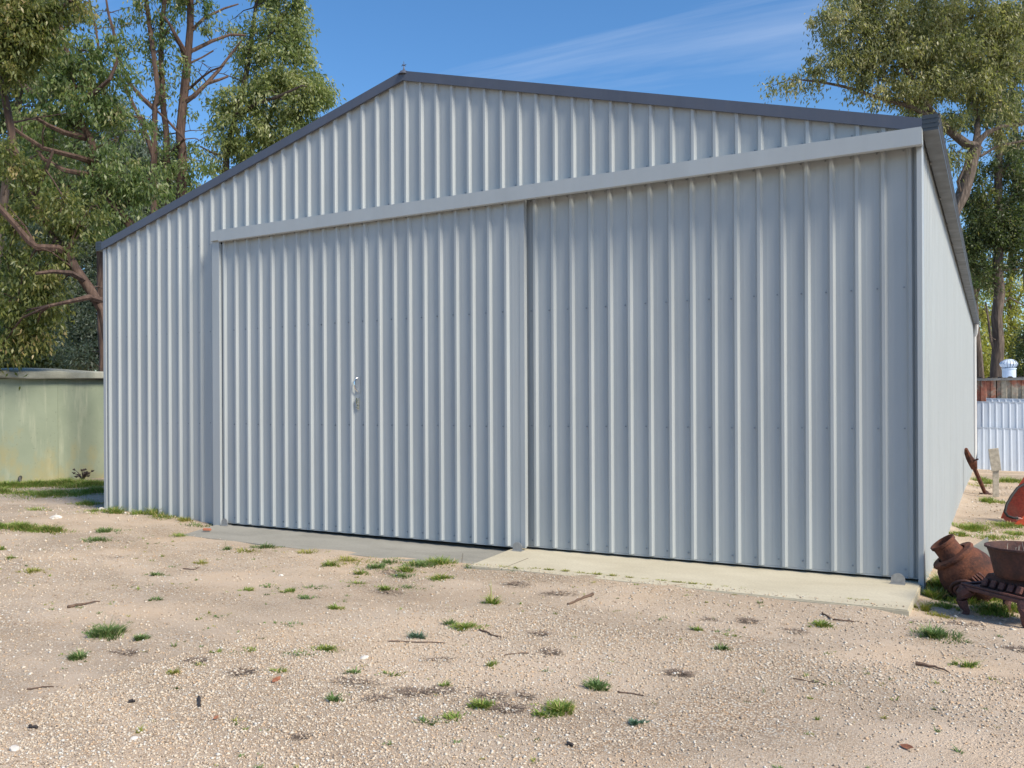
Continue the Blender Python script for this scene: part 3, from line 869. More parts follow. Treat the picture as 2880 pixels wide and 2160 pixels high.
WEEDS = [(6.948, -2.599, 0.042, 0.029, 0.05, 70, 'd'), (6.104, -1.443, 0.13, 0.091, 0.05, 250, 'g'), (5.936, -1.952, 0.082, 0.057, 0.05, 150, 'g'), (5.733, -1.47, 0.119, 0.083, 0.04, 150, 'd'), (4.919, -1.424, 0.095, 0.066, 0.06, 160, 'g'), (6.035, -2.633, 0.07, 0.049, 0.04, 120, 'g'), (6.647, -3.436, 0.104, 0.073, 0.035, 200, 'g'), (5.049, -2.492, 0.077, 0.054, 0.04, 110, 'g'), (5.378, -2.405, 0.097, 0.068, 0.04, 140, 'g'), (5.63, -2.505, 0.131, 0.092, 0.03, 90, 'd'), (4.704, -3.06, 0.068, 0.048, 0.035, 90, 'd'), (3.858, -2.4, 0.085, 0.059, 0.05, 120, 'd'), (1.74, -1.446, 0.199, 0.139, 0.06, 260, 'd'), (1.352, -1.049, 0.203, 0.142, 0.07, 220, 'd'), (2.812, -2.823, 0.155, 0.108, 0.04, 220, 'y'), (1.982, -2.507, 0.061, 0.043, 0.05, 70, 'g'), (3.762, -1.831, 0.072, 0.05, 0.045, 80, 'y'), (3.677, -0.963, 0.143, 0.1, 0.06, 180, 'd'), (3.648, -1.194, 0.21, 0.147, 0.04, 150, 'y'), (5.678, -1.085, 0.187, 0.131, 0.06, 260, 'd'), (5.638, -1.291, 0.122, 0.085, 0.06, 220, 'g'), (5.35, -1.313, 0.186, 0.13, 0.05, 220, 'd'), (4.941, -1.176, 0.226, 0.158, 0.05, 240, 'y'), (5.363, -1.56, 0.078, 0.055, 0.05, 120, 'g'), (8.428, -2.044, 0.035, 0.025, 0.03, 50, 'g'), (8.659, -2.353, 0.053, 0.037, 0.04, 90, 'd'), (8.654, -3.701, 0.047, 0.033, 0.04, 80, 'b'), (8.399, -2.04, 0.035, 0.025, 0.03, 40, 'd'), (8.648, -2.041, 0.039, 0.027, 0.03, 60, 'g'), (8.241, -3.807, 0.097, 0.068, 0.03, 80, 'g'), (7.905, -4.014, 0.096, 0.067, 0.03, 120, 'g'), (7.805, -4.094, 0.08, 0.056, 0.03, 100, 'd'), (6.267, -4.195, 0.038, 0.027, 0.035, 60, 'y'), (6.124, -3.806, 0.062, 0.043, 0.03, 50, 'g'), (6.262, -4.027, 0.043, 0.03, 0.03, 40, 'g'), (6.693, -3.882, 0.076, 0.053, 0.03, 70, 'g'), (7.248, -3.62, 0.057, 0.04, 0.035, 60, 'g'), (7.074, -3.699, 0.068, 0.048, 0.035, 60, 'd'), (7.641, -3.251, 0.039, 0.027, 0.04, 60, 'g'), (7.596, -3.635, 0.04, 0.028, 0.03, 60, 'g'), (-0.09, -0.163, 0.281, 0.197, 0.05, 200, 'g'), (0.804, 0.372, 0.094, 0.066, 0.05, 60, 'g'), (1.13, -0.11, 0.266, 0.186, 0.06, 160, 'g'), (0.646, -0.04, 0.228, 0.16, 0.09, 200, 'g'), (0.134, 0.035, 0.141, 0.099, 0.09, 160, 'g'), (1.842, -0.263, 0.254, 0.178, 0.06, 110, 'd'), (2.337, -0.856, 0.156, 0.109, 0.06, 80, 'g'), (5.303, -1.048, 0.224, 0.157, 0.05, 200, 'd'), (5.553, -1.016, 0.158, 0.111, 0.05, 200, 'g'), (6.09, -0.926, 0.123, 0.086, 0.04, 120, 'd'), (4.29, -1.045, 0.205, 0.143, 0.04, 150, 'y'), (5.58, -1.879, 0.171, 0.12, 0.03, 90, 'g'), (5.418, -2.195, 0.166, 0.116, 0.03, 90, 'd'), (5.074, -2.3, 0.14, 0.098, 0.03, 60, 'd'), (6.039, -1.793, 0.195, 0.136, 0.03, 120, 'd'), (6.278, -3.683, 0.124, 0.087, 0.025, 60, 'g'), (6.601, -3.592, 0.122, 0.085, 0.025, 80, 'd'), (5.536, -3.22, 0.119, 0.083, 0.025, 50, 'd'), (6.09, -3.138, 0.138, 0.097, 0.025, 50, 'd'), (6.537, -0.91, 0.18, 0.126, 0.03, 70, 'd'), (0.287, -0.181, 0.184, 0.129, 0.11, 240, 'g'), (0.891, -0.076, 0.18, 0.126, 0.12, 240, 'g'), (1.534, -0.131, 0.13, 0.091, 0.08, 140, 'y'), (6.628, -0.827, 0.084, 0.021, 0.025, 70, 'y'), (6.779, -0.826, 0.083, 0.021, 0.025, 70, 'y'), (6.926, -0.825, 0.082, 0.021, 0.025, 70, 'y'), (7.071, -0.824, 0.082, 0.021, 0.025, 70, 'y'), (7.213, -0.824, 0.081, 0.02, 0.025, 70, 'y'), (7.353, -0.823, 0.08, 0.02, 0.025, 70, 'y'), (7.49, -0.822, 0.079, 0.02, 0.025, 70, 'y'), (7.624, -0.821, 0.078, 0.019, 0.025, 70, 'y'), (7.755, -0.821, 0.078, 0.019, 0.025, 70, 'y'), (7.885, -0.82, 0.077, 0.019, 0.025, 70, 'y'), (8.012, -0.819, 0.076, 0.019, 0.025, 70, 'y'), (8.136, -0.818, 0.075, 0.019, 0.025, 70, 'y'), (8.259, -0.818, 0.075, 0.019, 0.025, 70, 'y'), (8.379, -0.817, 0.074, 0.018, 0.025, 70, 'y'), (8.497, -0.816, 0.073, 0.018, 0.025, 70, 'y'), (8.613, -0.816, 0.073, 0.018, 0.025, 70, 'y'), (8.727, -0.815, 0.072, 0.018, 0.025, 70, 'y'), (8.839, -0.815, 0.071, 0.018, 0.025, 70, 'y'), (8.949, -0.814, 0.071, 0.018, 0.025, 70, 'y'), (9.058, -0.813, 0.07, 0.018, 0.025, 70, 'y'), (9.164, -0.813, 0.069, 0.017, 0.025, 70, 'y'), (9.269, -0.812, 0.069, 0.017, 0.025, 70, 'y'), (9.372, -0.812, 0.068, 0.017, 0.025, 70, 'y'), (9.473, -0.811, 0.068, 0.017, 0.025, 70, 'y'), (6.224, -0.911, 0.079, 0.024, 0.05, 60, 'y'), (6.358, -0.9, 0.079, 0.024, 0.05, 60, 'y'), (6.49, -0.888, 0.078, 0.023, 0.05, 60, 'y')]
GRASS_TANK = [(-4.69, 1.41, 0.5, 0.55, 0.1, 3000), (-4.5, 1.79, 0.51, 0.56, 0.1, 3200), (-4.18, 2.1, 0.51, 0.62, 0.11, 3600), (-3.52, 2.12, 0.38, 0.49, 0.11, 3000), (-2.29, 1.39, 0.29, 0.37, 0.1, 1600), (-3.37, 0.86, 0.52, 0.52, 0.05, 900), (-2.29, 1.03, 0.39, 0.39, 0.06, 900), (-2.75, 0.98, 0.68, 0.61, 0.07, 2500), (-2.59, 0.76, 0.61, 0.31, 0.07, 700), (-3.8, 0.77, 0.35, 0.25, 0.1, 1000), (-0.89, 0.29, 0.25, 0.18, 0.07, 600), (0.17, -1.3, 0.36, 0.13, 0.09, 1500), (0.65, -1.26, 0.29, 0.09, 0.08, 900), (-0.22, -1.4, 0.26, 0.1, 0.08, 800), (-0.96, -0.42, 0.29, 0.14, 0.05, 200), (1.34, -2.23, 0.07, 0.04, 0.06, 120)]
GRASS_STOVE = [(9.7, 0.22, 0.11, 0.1, 0.14, 900), (9.67, -0.11, 0.1, 0.08, 0.08, 500), (9.86, -0.14, 0.15, 0.12, 0.07, 700), (10.02, -0.37, 0.15, 0.12, 0.07, 900), (10.15, -0.18, 0.15, 0.12, 0.07, 700), (9.77, 0.44, 0.08, 0.07, 0.17, 300), (9.62, -0.13, 0.05, 0.04, 0.08, 250), (9.62, 1.31, 0.04, 0.04, 0.12, 120), (10.01, 0.07, 0.13, 0.1, 0.07, 500), (9.72, -0.4, 0.1, 0.08, 0.05, 250)]
GRASS_SIDE = [(9.8, 4.97, 0.26, 0.31, 0.07, 1500), (10.16, 5.52, 0.27, 0.32, 0.06, 900), (10.26, 4.7, 0.17, 0.17, 0.05, 500), (9.67, 4.24, 0.12, 0.12, 0.06, 600), (10.0, 4.25, 0.29, 0.23, 0.05, 500), (9.91, 8.57, 0.17, 0.17, 0.09, 400), (10.09, 8.49, 0.22, 0.22, 0.06, 300), (9.77, 13.69, 0.22, 0.26, 0.12, 600), (10.3, 13.64, 0.36, 0.36, 0.12, 900), (9.91, 12.78, 0.21, 0.21, 0.1, 300), (9.58, 2.55, 0.04, 0.07, 0.06, 150)]
GRASS_DRY = [(9.59, -0.63, 0.07, 0.06, 0.05, 120), (9.7, -0.73, 0.12, 0.08, 0.035, 160), (9.5, -0.75, 0.1, 0.03, 0.02, 90), (9.8, 11.81, 0.4, 0.4, 0.06, 200), (9.82, 5.32, 0.27, 0.54, 0.03, 200)]
LITTER = [(6.76, -1.38, 0.172, 0.103, 200), (7.21, -1.54, 0.158, 0.095, 170), (8.59, -2.94, 0.074, 0.044, 190), (7.59, -2.56, 0.066, 0.04, 120), (7.82, -2.89, 0.077, 0.046, 120), (8.65, -1.67, 0.105, 0.063, 150), (7.17, -3.81, 0.137, 0.082, 200), (7.51, -3.79, 0.124, 0.074, 260), (7.63, -3.7, 0.071, 0.043, 120), (6.54, -3.99, 0.114, 0.068, 170), (6.19, -3.98, 0.083, 0.05, 110), (8.06, -3.8, 0.099, 0.059, 200), (7.45, -4.51, 0.031, 0.019, 80), (8.96, -1.75, 0.11, 0.066, 110), (6.01, -2.0, 0.163, 0.098, 200), (7.9, -3.69, 0.086, 0.052, 120), (7.41, -3.95, 0.069, 0.041, 120), (5.7, -4.07, 0.082, 0.049, 80), (9.84, -1.04, 0.204, 0.122, 160), (5.58, -1.41, 0.211, 0.127, 200), (8.42, -1.74, 0.069, 0.041, 40), (2.85, -2.01, 0.169, 0.101, 60), (8.05, -3.61, 0.052, 0.031, 60), (7.32, -3.29, 0.099, 0.059, 70), (10.16, -1.61, 0.1, 0.06, 120)]
STONES = [('flat white stone block on the ground in front of the tank', -0.104, -0.696, 0.079, 0.047, 0.032), ('beige rounded stone beside the left shed corner', -0.131, -0.063, 0.065, 0.045, 0.032), ('white stone low in the left corner of the picture', 6.543, -5.211, 0.029, 0.02, 0.015), ('pale stone on the gravel below the large grass clump', 6.866, -4.894, 0.019, 0.014, 0.01), ('small white stone near the grey ramp', 4.837, -1.939, 0.024, 0.017, 0.012), ('white stone on the grass beside the shed side wall', 9.633, 4.222, 0.046, 0.032, 0.023), ('pale stone in the middle of the gravel beside brown twigs', 6.936, -3.453, 0.03, 0.021, 0.015)]
STICKS = [('straight brown stick alone on the left gravel', [(4.382, -3.532), (4.377, -3.412), (4.365, -3.278)], 0.011, 0.004), ('short thick grey stick below the cream slab', [(7.427, -1.823), (7.453, -1.659), (7.481, -1.515)], 0.008, 0.011), ('long thin twig in front of the blue-green weed', [(6.843, -3.113), (7.01, -3.06), (7.188, -2.992)], 0.004, 0.003), ('twig sticking out of the bright green mat', [(7.215, -2.66), (7.334, -2.731), (7.436, -2.751)], 0.006, 0.003), ('curved brown twig beside the green mat near the slab', [(9.033, -1.287), (9.101, -1.392), (9.178, -1.394), (9.244, -1.379)], 0.006, 0.004), ('dark brown stick at the right side of the gravel', [(9.667, -2.181), (9.75, -2.202), (9.831, -2.249)], 0.01, 0.003), ('thin brown twig in the right middle of the gravel', [(9.125, -2.716), (9.211, -2.735), (9.286, -2.74)], 0.003, 0.002), ('thin twig right of the dark spiky tuft', [(8.417, -3.349), (8.515, -3.339), (8.564, -3.348)], 0.004, 0.002), ('thin twig above the brown litter at centre right', [(7.629, -3.074), (7.671, -3.004), (7.733, -2.979)], 0.003, 0.003), ('pale twig low at left', [(5.839, -4.717), (5.881, -4.67), (5.918, -4.638)], 0.004, 0.003), ('short twig beside the weed left of the ramp', [(3.802, -2.065), (3.927, -2.056), (3.887, -1.963)], 0.005, 0.003)]
CHIPS = [('upright dark bark chip low at left of centre', 6.725, -4.432, -0.66, 0.114, 'chip'), ('dark bark chip in the lower left corner area', 6.367, -5.022, 0.28, 0.04, 'chip'), ('dark grey chip left of the upright chip', 6.468, -4.602, 0.88, 0.026, 'chip'), ('dark chip low at right of centre', 8.507, -4.064, -0.45, 0.028, 'chip'), ('red fallen leaf left of the brown litter', 6.815, -4.015, 1.69, 0.075, 'leaf'), ('brown fallen leaf low at right', 9.721, -3.433, -0.67, 0.073, 'leaf'), ('orange-brown leaf near the red leaf at left', 6.959, -4.54, 1.2, 0.028, 'leaf')]
TREES = {
  'stems': ([([(-8.87,8.48,-0.14),(-8.83,8.5,4.67),(-8.79,8.52,7.95),(-8.82,8.51,8.66),(-8.75,8.55,9.38),(-8.69,8.58,10.22),(-8.66,8.6,10.79),(-8.58,8.64,11.51),(-8.58,8.64,12.21),(-8.6,8.63,13.35),(-8.64,8.61,15.05)],0.22,0.06),([(-9.41,8.64,-0.17),(-9.36,8.55,4.71),(-9.37,8.54,8.04),(-9.44,8.5,9.48),(-9.21,8.29,9.94),(-9.26,8.26,11.09),(-9.18,8.31,12.22),(-9.12,8.34,13.54)],0.16,0.05),([(-9.03,8.05,-0.12),(-9.13,7.99,4.63),(-9.18,7.96,7.73),(-9.05,7.92,9.24),(-8.98,7.96,9.6),(-9.18,7.96,10.68),(-9.53,8.11,11.8),(-9.6,8.07,12.32),(-9.72,8.01,13.35)],0.14,0.05),([(-9.18,7.96,7.98),(-9.17,7.62,8.76),(-9.22,7.25,9.34),(-9.31,7.09,9.85),(-9.44,7.01,10.49)],0.07,0.02),([(-9.05,7.92,9.16),(-9.52,7.89,9.55),(-10.01,7.85,10.01),(-10.23,7.72,10.71),(-10.35,7.65,11.43),(-10.47,7.58,11.86),(-10.54,7.55,12.41)],0.075,0.025),([(-8.76,8.54,9.48),(-8.54,8.66,9.63),(-8.53,9.13,10.15),(-8.43,9.53,10.66),(-8.4,9.89,11.2),(-8.15,10.03,11.56)],0.085,0.02),([(-8.53,9.13,10.15),(-8.39,9.43,10.32),(-8.33,9.7,10.49)],0.06,0.03),([(-8.7,8.57,9.81),(-8.54,8.66,9.91),(-8.05,8.59,10.07),(-7.67,8.58,10.16),(-7.25,8.58,10.19)],0.05,0.02),([(-8.66,8.6,10.47),(-8.54,8.67,10.54),(-8.53,9.01,10.83),(-8.35,9.22,11.03)],0.04,0.02),([(-8.64,8.61,10.8),(-8.49,8.69,10.87),(-8.47,9.27,11.32),(-8.35,9.8,11.67),(-8.19,10.23,11.79)],0.07,0.03),([(-8.61,8.63,11.32),(-8.49,8.69,11.44),(-8.63,9.18,11.96),(-8.48,9.73,12.4),(-8.37,10.13,12.66)],0.06,0.02),([(-8.69,8.58,10.8),(-8.62,8.28,11.05),(-8.61,8.05,11.29),(-8.67,7.9,11.52)],0.08,0.02),([(-8.7,8.57,10.66),(-9.15,8.78,11.16),(-9.49,8.82,11.53)],0.06,0.02),([(-9.06,8.37,8.16),(-8.47,8.36,8.44),(-8.79,8.18,8.86),(-9.03,7.93,9.16)],0.05,0.03)],
    [(-9.44,8.16,11.46,0.52,0.38,0.5),(-9.68,8.03,12.03,0.42,0.38,0.55),(-9.11,8.35,11.65,0.38,0.38,0.45),(-8.53,8.67,12.07,0.61,0.33,0.45),(-8.24,8.83,11.65,0.38,0.24,0.3),(-9.15,8.32,10.8,0.47,0.38,0.4),(-8.62,8.62,10.38,0.28,0.42,0.35),(-8.87,8.48,9.29,0.42,0.47,0.3),(-9.24,8.27,9.95,0.42,0.38,0.4),(-9.12,8.34,7.93,0.75,0.42,0.8),(-8.55,8.66,7.97,0.47,0.57,0.5),(-8.38,8.75,8.49,0.38,0.38,0.25),(-9.44,8.16,10.52,0.38,0.38,0.35),(-8.86,8.49,12.78,1.13,0.57,0.7),(-9.77,7.98,11.0,0.38,0.28,0.3),(-10.26,7.7,11.09,0.38,0.24,0.4),(-10.51,7.57,11.94,0.47,0.28,0.6),(-8.72,8.57,7.31,0.57,0.38,0.8),(-9.96,8.45,9.28,0.39,0.39,0.3)]),
  'dense': ([([(-10.19,11.18,-0.16),(-10.14,11.21,7.23),(-10.07,11.25,8.96),(-9.9,11.34,9.89),(-9.57,11.53,11.17),(-9.42,11.61,12.34),(-9.28,11.69,13.41),(-9.13,11.77,14.47)],0.24,0.05),([(-10.12,11.22,7.65),(-9.8,11.74,8.91),(-9.54,12.11,9.76),(-9.26,12.38,10.63),(-8.87,12.6,11.39),(-8.59,12.76,12.04)],0.13,0.04),([(-9.85,11.37,10.1),(-8.92,11.32,10.35),(-8.08,11.33,10.41),(-7.38,11.6,10.68)],0.08,0.03),([(-9.47,11.58,12.02),(-8.78,11.62,12.32),(-8.27,11.68,12.75)],0.07,0.03),([(-10.07,11.25,8.93),(-10.1,10.77,8.92),(-10.3,10.43,9.07)],0.05,0.02)],
    [(-8.63,12.05,13.03,0.85,0.75,1.0),(-8.72,12.0,11.91,1.07,0.75,1.0),(-9.47,11.58,12.34,0.59,0.53,0.75),(-8.08,12.36,11.05,0.85,0.69,1.0),(-7.7,12.57,10.78,0.53,0.59,0.95),(-8.82,11.94,10.74,1.28,0.64,1.1),(-9.57,11.53,10.53,0.85,0.64,1.0),(-9.99,11.29,9.79,0.59,0.59,0.8),(-8.92,11.89,9.83,1.01,0.48,1.0),(-9.76,11.42,9.3,0.69,0.43,0.85),(-8.17,12.3,10.2,0.75,0.48,1.0),(-8.53,12.1,13.72,0.85,0.53,1.0),(-8.21,12.28,12.65,0.37,0.75,0.9),(-9.33,11.66,11.49,0.64,0.53,0.8),(-10.22,11.16,10.53,0.43,0.43,0.5),(-10.41,11.05,8.93,0.43,0.43,0.4),(-10.04,11.26,8.61,0.43,0.27,0.5),(-8.55,12.09,9.46,0.85,0.37,0.9),(-9.3,11.68,9.03,0.64,0.32,0.7),(-9.84,11.38,13.09,0.37,0.27,0.4),(-8.9,11.9,14.58,1.17,0.64,1.0)]),
  'leaning': ([([(-6.03,5.49,-0.12),(-6.24,5.36,4.41),(-6.53,5.2,5.45),(-6.78,5.06,5.76),(-7.0,4.94,6.21),(-7.17,4.85,6.66),(-7.21,4.83,7.05),(-7.29,4.78,7.33),(-7.39,4.73,7.56),(-7.49,4.67,7.92),(-7.55,4.64,8.23),(-7.59,4.62,8.7),(-7.72,4.54,9.41),(-7.83,4.48,9.87),(-7.95,4.41,10.65)],0.155,0.045),([(-7.52,5.34,-0.16),(-7.53,5.22,4.81),(-7.58,5.19,5.73),(-7.52,5.11,6.37),(-7.49,5.01,6.77),(-7.41,4.94,7.05)],0.12,0.09),([(-7.35,4.74,7.31),(-7.38,4.27,7.32),(-7.43,3.9,7.38),(-7.34,3.61,7.43)],0.08,0.03),([(-7.43,4.7,7.59),(-7.97,4.74,7.83),(-8.39,4.74,8.05),(-8.94,4.66,8.49),(-9.56,4.54,8.95),(-9.98,4.42,9.19),(-10.34,4.22,9.35)],0.1,0.04),([(-7.21,4.83,6.79),(-7.21,4.48,6.82),(-7.29,4.21,6.81),(-7.4,3.8,6.86),(-7.6,3.46,7.09),(-7.69,3.18,7.29)],0.08,0.03),([(-7.12,4.88,6.44),(-7.15,4.52,6.45),(-7.38,4.27,6.5),(-7.78,4.05,6.73),(-8.18,3.94,7.2)],0.07,0.03),([(-7.52,4.65,8.08),(-6.85,4.57,8.17),(-6.34,4.62,8.35),(-6.2,4.7,8.77)],0.07,0.03),([(-7.59,4.62,8.66),(-7.89,4.45,9.02),(-8.14,4.65,10.01),(-8.24,4.6,10.64)],0.06,0.03),([(-7.57,5.19,5.77),(-7.7,4.89,6.01),(-7.7,4.55,6.29)],0.06,0.02),([(-7.12,5.1,7.83),(-7.59,5.18,9.93),(-7.73,5.11,10.57)],0.04,0.02)],
    [(-7.48,4.67,9.25,0.62,0.31,0.8),(-7.86,4.46,8.9,0.55,0.39,0.9),(-7.25,4.81,8.82,0.55,0.39,1.0),(-6.94,4.98,9.52,0.35,0.23,0.6),(-7.45,4.69,8.43,0.62,0.35,1.0),(-6.84,5.03,8.78,0.43,0.39,0.9),(-7.18,4.84,8.0,0.66,0.39,1.1),(-6.74,5.09,7.84,0.39,0.35,0.7),(-8.0,4.39,8.43,0.51,0.35,0.8),(-7.96,4.4,7.77,0.55,0.39,0.8),(-8.54,4.08,8.01,0.43,0.27,0.45),(-8.17,4.29,7.26,0.55,0.27,0.7),(-7.59,4.61,7.07,0.43,0.27,0.6),(-6.74,5.09,7.26,0.47,0.39,0.6),(-6.36,5.3,7.76,0.35,0.35,0.4),(-6.74,5.08,6.52,0.66,0.39,0.8),(-6.2,5.39,6.43,0.47,0.47,1.0),(-7.09,4.89,6.28,0.39,0.39,0.8),(-6.95,4.97,5.5,0.47,0.31,0.8),(-8.17,4.29,6.45,0.47,0.31,0.6),(-7.77,4.51,6.29,0.62,0.35,0.8),(-8.24,4.25,6.68,0.39,0.27,0.5),(-6.54,5.2,5.89,0.39,0.39,0.9),(-7.29,4.78,5.97,0.47,0.39,0.8),(-7.01,4.93,7.06,0.39,0.31,0.5),(-8.58,4.06,7.54,0.39,0.23,0.4),(-7.85,4.47,9.87,0.39,0.23,0.4)]),
  'left': ([([(-3.68,2.79,-0.1),(-3.77,2.74,2.32),(-3.87,2.68,3.11),(-4.09,2.56,3.52),(-4.29,2.45,3.85),(-4.45,2.36,4.15),(-4.85,2.36,4.53),(-5.28,2.24,5.2),(-5.66,2.14,6.08),(-5.82,2.05,7.19),(-5.93,1.99,8.36)],0.115,0.055),([(-4.45,2.36,4.15),(-4.42,2.15,4.2),(-4.6,1.93,4.21),(-4.74,1.85,4.32),(-4.93,1.74,4.57),(-5.09,1.54,4.89),(-5.41,1.36,5.28)],0.075,0.05),([(-3.91,2.66,3.31),(-3.83,2.36,3.32),(-3.95,2.07,3.21),(-4.05,1.78,3.14)],0.07,0.03),([(-4.16,2.52,3.66),(-4.01,2.14,3.73),(-3.9,1.75,3.7),(-3.97,1.48,3.64)],0.06,0.03),([(-5.28,2.24,5.2),(-4.86,2.24,5.66),(-4.65,2.25,6.02)],0.05,0.02),([(-5.82,2.05,7.19),(-5.34,2.09,8.01),(-4.75,2.19,8.37),(-4.36,2.41,8.69)],0.08,0.03)],
    [(-5.31,1.88,8.44,0.57,0.45,2.0),(-5.14,1.97,8.12,0.57,0.38,1.8),(-4.86,2.13,7.99,0.38,0.25,1.2),(-5.08,2.0,8.56,0.45,0.25,1.5),(-5.47,1.79,7.93,0.38,0.38,1.4),(-4.89,2.11,8.31,0.38,0.25,1.2),(-5.17,1.96,7.9,0.51,0.29,1.3),(-5.34,1.86,7.52,0.35,0.25,1.2),(-5.59,1.72,7.1,0.32,0.32,1.0),(-4.33,2.42,8.65,0.32,0.19,1.1),(-4.64,2.25,8.56,0.32,0.16,1.0),(-5.23,1.92,5.64,0.38,0.38,1.0),(-5.4,1.83,6.02,0.25,0.32,1.0),(-4.9,2.1,5.06,0.35,0.25,0.9),(-4.6,2.27,4.9,0.45,0.32,1.0),(-4.27,2.46,4.65,0.38,0.29,0.9),(-5.18,1.95,4.56,0.25,0.32,0.9),(-4.88,2.12,3.86,0.57,0.35,1.1),(-5.22,1.93,3.29,0.51,0.35,1.2),(-4.83,2.15,3.38,0.45,0.35,1.1),(-5.3,1.88,2.81,0.45,0.29,1.2),(-4.94,2.08,2.74,0.38,0.25,1.1),(-5.41,1.82,4.11,0.29,0.32,1.0),(-4.57,2.29,4.3,0.38,0.25,0.8),(-4.04,2.58,5.0,0.25,0.25,0.6),(-5.5,1.77,2.46,0.51,0.25,1.2),(-4.49,2.34,5.13,0.38,0.25,0.8),(-5.38,1.84,4.88,0.25,0.25,0.6)]),
  'greygreen': ([([(-18.28,12.39,-0.13),(-18.2,12.43,4.56),(-18.25,12.4,6.09),(-18.36,12.35,7.87),(-18.46,12.29,9.4)],0.2,0.05),([(-18.2,12.43,5.07),(-17.81,12.65,6.34),(-17.69,12.72,7.87)],0.1,0.04),([(-18.23,12.42,5.58),(-19.03,11.97,6.6),(-19.69,11.6,7.62)],0.1,0.04)],
    [(-18.15,12.46,4.69,0.89,0.76,1.2),(-18.03,12.53,5.96,0.76,0.76,1.1),(-18.49,12.27,3.55,1.14,0.64,1.2),(-18.58,12.22,7.36,1.02,0.76,1.0),(-17.8,12.66,8.89,0.89,0.64,1.0),(-19.36,11.79,7.88,0.89,0.64,0.9),(-17.35,12.91,9.65,0.76,0.51,0.8),(-20.03,11.42,7.12,0.76,0.64,0.9),(-17.58,12.78,7.23,0.76,0.76,1.0),(-18.34,12.35,10.54,0.76,0.51,0.7),(-17.48,12.84,5.58,0.64,1.02,1.1),(-18.04,12.52,3.8,0.76,0.76,1.1),(-18.81,12.09,4.82,0.76,0.76,1.0),(-19.03,11.97,5.97,0.76,0.64,0.8),(-17.24,12.97,8.12,0.64,0.64,0.9)]),
  'dark': ([([(-25.3,14.2,-0.15),(-25.28,14.21,4.36),(-25.4,14.15,6.87),(-25.26,14.22,9.53),(-24.99,14.37,11.74)],0.25,0.06),([(-25.3,14.2,6.57),(-24.49,14.65,8.78),(-24.09,14.87,11.0)],0.12,0.04)],
    [(-25.28,14.21,3.91,1.92,0.89,1.3),(-23.74,15.07,3.46,1.33,0.52,1.2),(-25.79,13.93,5.54,1.18,1.03,1.2),(-24.5,14.64,5.09,1.18,0.89,1.2),(-25.27,14.22,7.16,1.33,0.89,1.0),(-24.74,14.51,9.52,1.33,0.89,0.8),(-25.64,14.01,11.0,1.03,0.89,0.7),(-24.21,14.8,11.73,1.03,0.74,0.6),(-26.55,13.5,8.06,0.89,1.18,1.0)]),
  'far': ([([(-24.07,19.47,-0.16),(-23.97,19.52,6.3),(-24.02,19.49,9.58),(-24.15,19.42,12.86),(-24.29,19.34,14.83)],0.28,0.06),([(-23.99,19.51,10.4),(-23.15,19.98,12.37),(-22.86,20.14,13.35)],0.12,0.04)],
    [(-24.31,19.33,10.4,1.15,0.82,1.0),(-25.02,18.94,11.06,0.98,0.82,1.0),(-23.73,19.66,11.39,0.98,0.82,1.0),(-23.3,19.9,12.04,0.82,0.66,0.7),(-24.58,19.18,12.54,1.15,0.66,0.7),(-24.01,19.5,13.68,0.98,0.66,0.5),(-25.74,18.53,9.59,0.98,0.82,1.0),(-25.15,18.86,13.03,0.82,0.66,0.5),(-25.86,18.46,14.52,0.82,0.66,0.4),(-27.16,17.74,13.7,0.98,0.74,0.7),(-25.01,18.94,14.18,0.98,0.74,0.6),(-29.17,16.62,13.39,0.98,0.82,0.7),(-27.88,17.34,12.39,1.15,0.82,0.8),(-23.86,19.58,13.03,0.98,0.74,0.7),(-26.45,18.14,12.39,0.98,0.82,0.9),(-25.43,18.71,15.33,0.82,0.66,0.4),(-28.44,17.03,14.37,0.98,0.74,0.6),(-26.72,17.99,14.85,0.82,0.66,0.5),(-23.15,19.98,13.35,0.66,0.66,0.5)]),
  'backrow': ([([(-33.14,21.28,-0.15),(-33.02,21.34,7.06),(-33.17,21.26,11.78),(-32.9,21.41,15.93)],0.3,0.06),([(-33.09,21.3,9.9),(-34.56,20.48,12.55),(-35.54,19.94,14.63)],0.12,0.04),([(-33.06,21.32,9.52),(-31.11,22.41,11.77),(-29.78,23.15,13.65)],0.12,0.04),([(-33.1,21.3,8.01),(-30.62,22.68,9.5),(-28.64,23.79,11.76)],0.1,0.04)],
    [(-35.38,20.03,15.0,1.51,0.94,0.8),(-33.89,20.86,15.18,1.51,0.94,0.7),(-32.08,21.87,15.55,1.51,0.85,0.6),(-30.43,22.79,14.79,1.51,0.85,0.7),(-35.06,20.21,12.93,1.7,1.04,1.0),(-33.08,21.31,12.91,1.7,1.04,1.0),(-31.1,22.41,12.9,1.7,1.04,1.0),(-29.29,23.42,12.89,1.32,0.94,0.9),(-35.4,20.02,10.66,1.7,1.13,1.1),(-33.25,21.21,10.46,1.7,1.13,1.1),(-31.28,22.31,10.26,1.51,1.13,1.1),(-34.75,20.38,8.02,1.89,1.13,1.2),(-32.44,21.66,7.63,1.7,1.13,1.2),(-34.1,20.74,5.37,2.08,1.13,1.2),(-31.8,22.03,5.17,1.51,1.13,1.2),(-28.29,23.98,14.21,0.94,0.75,0.6)]),
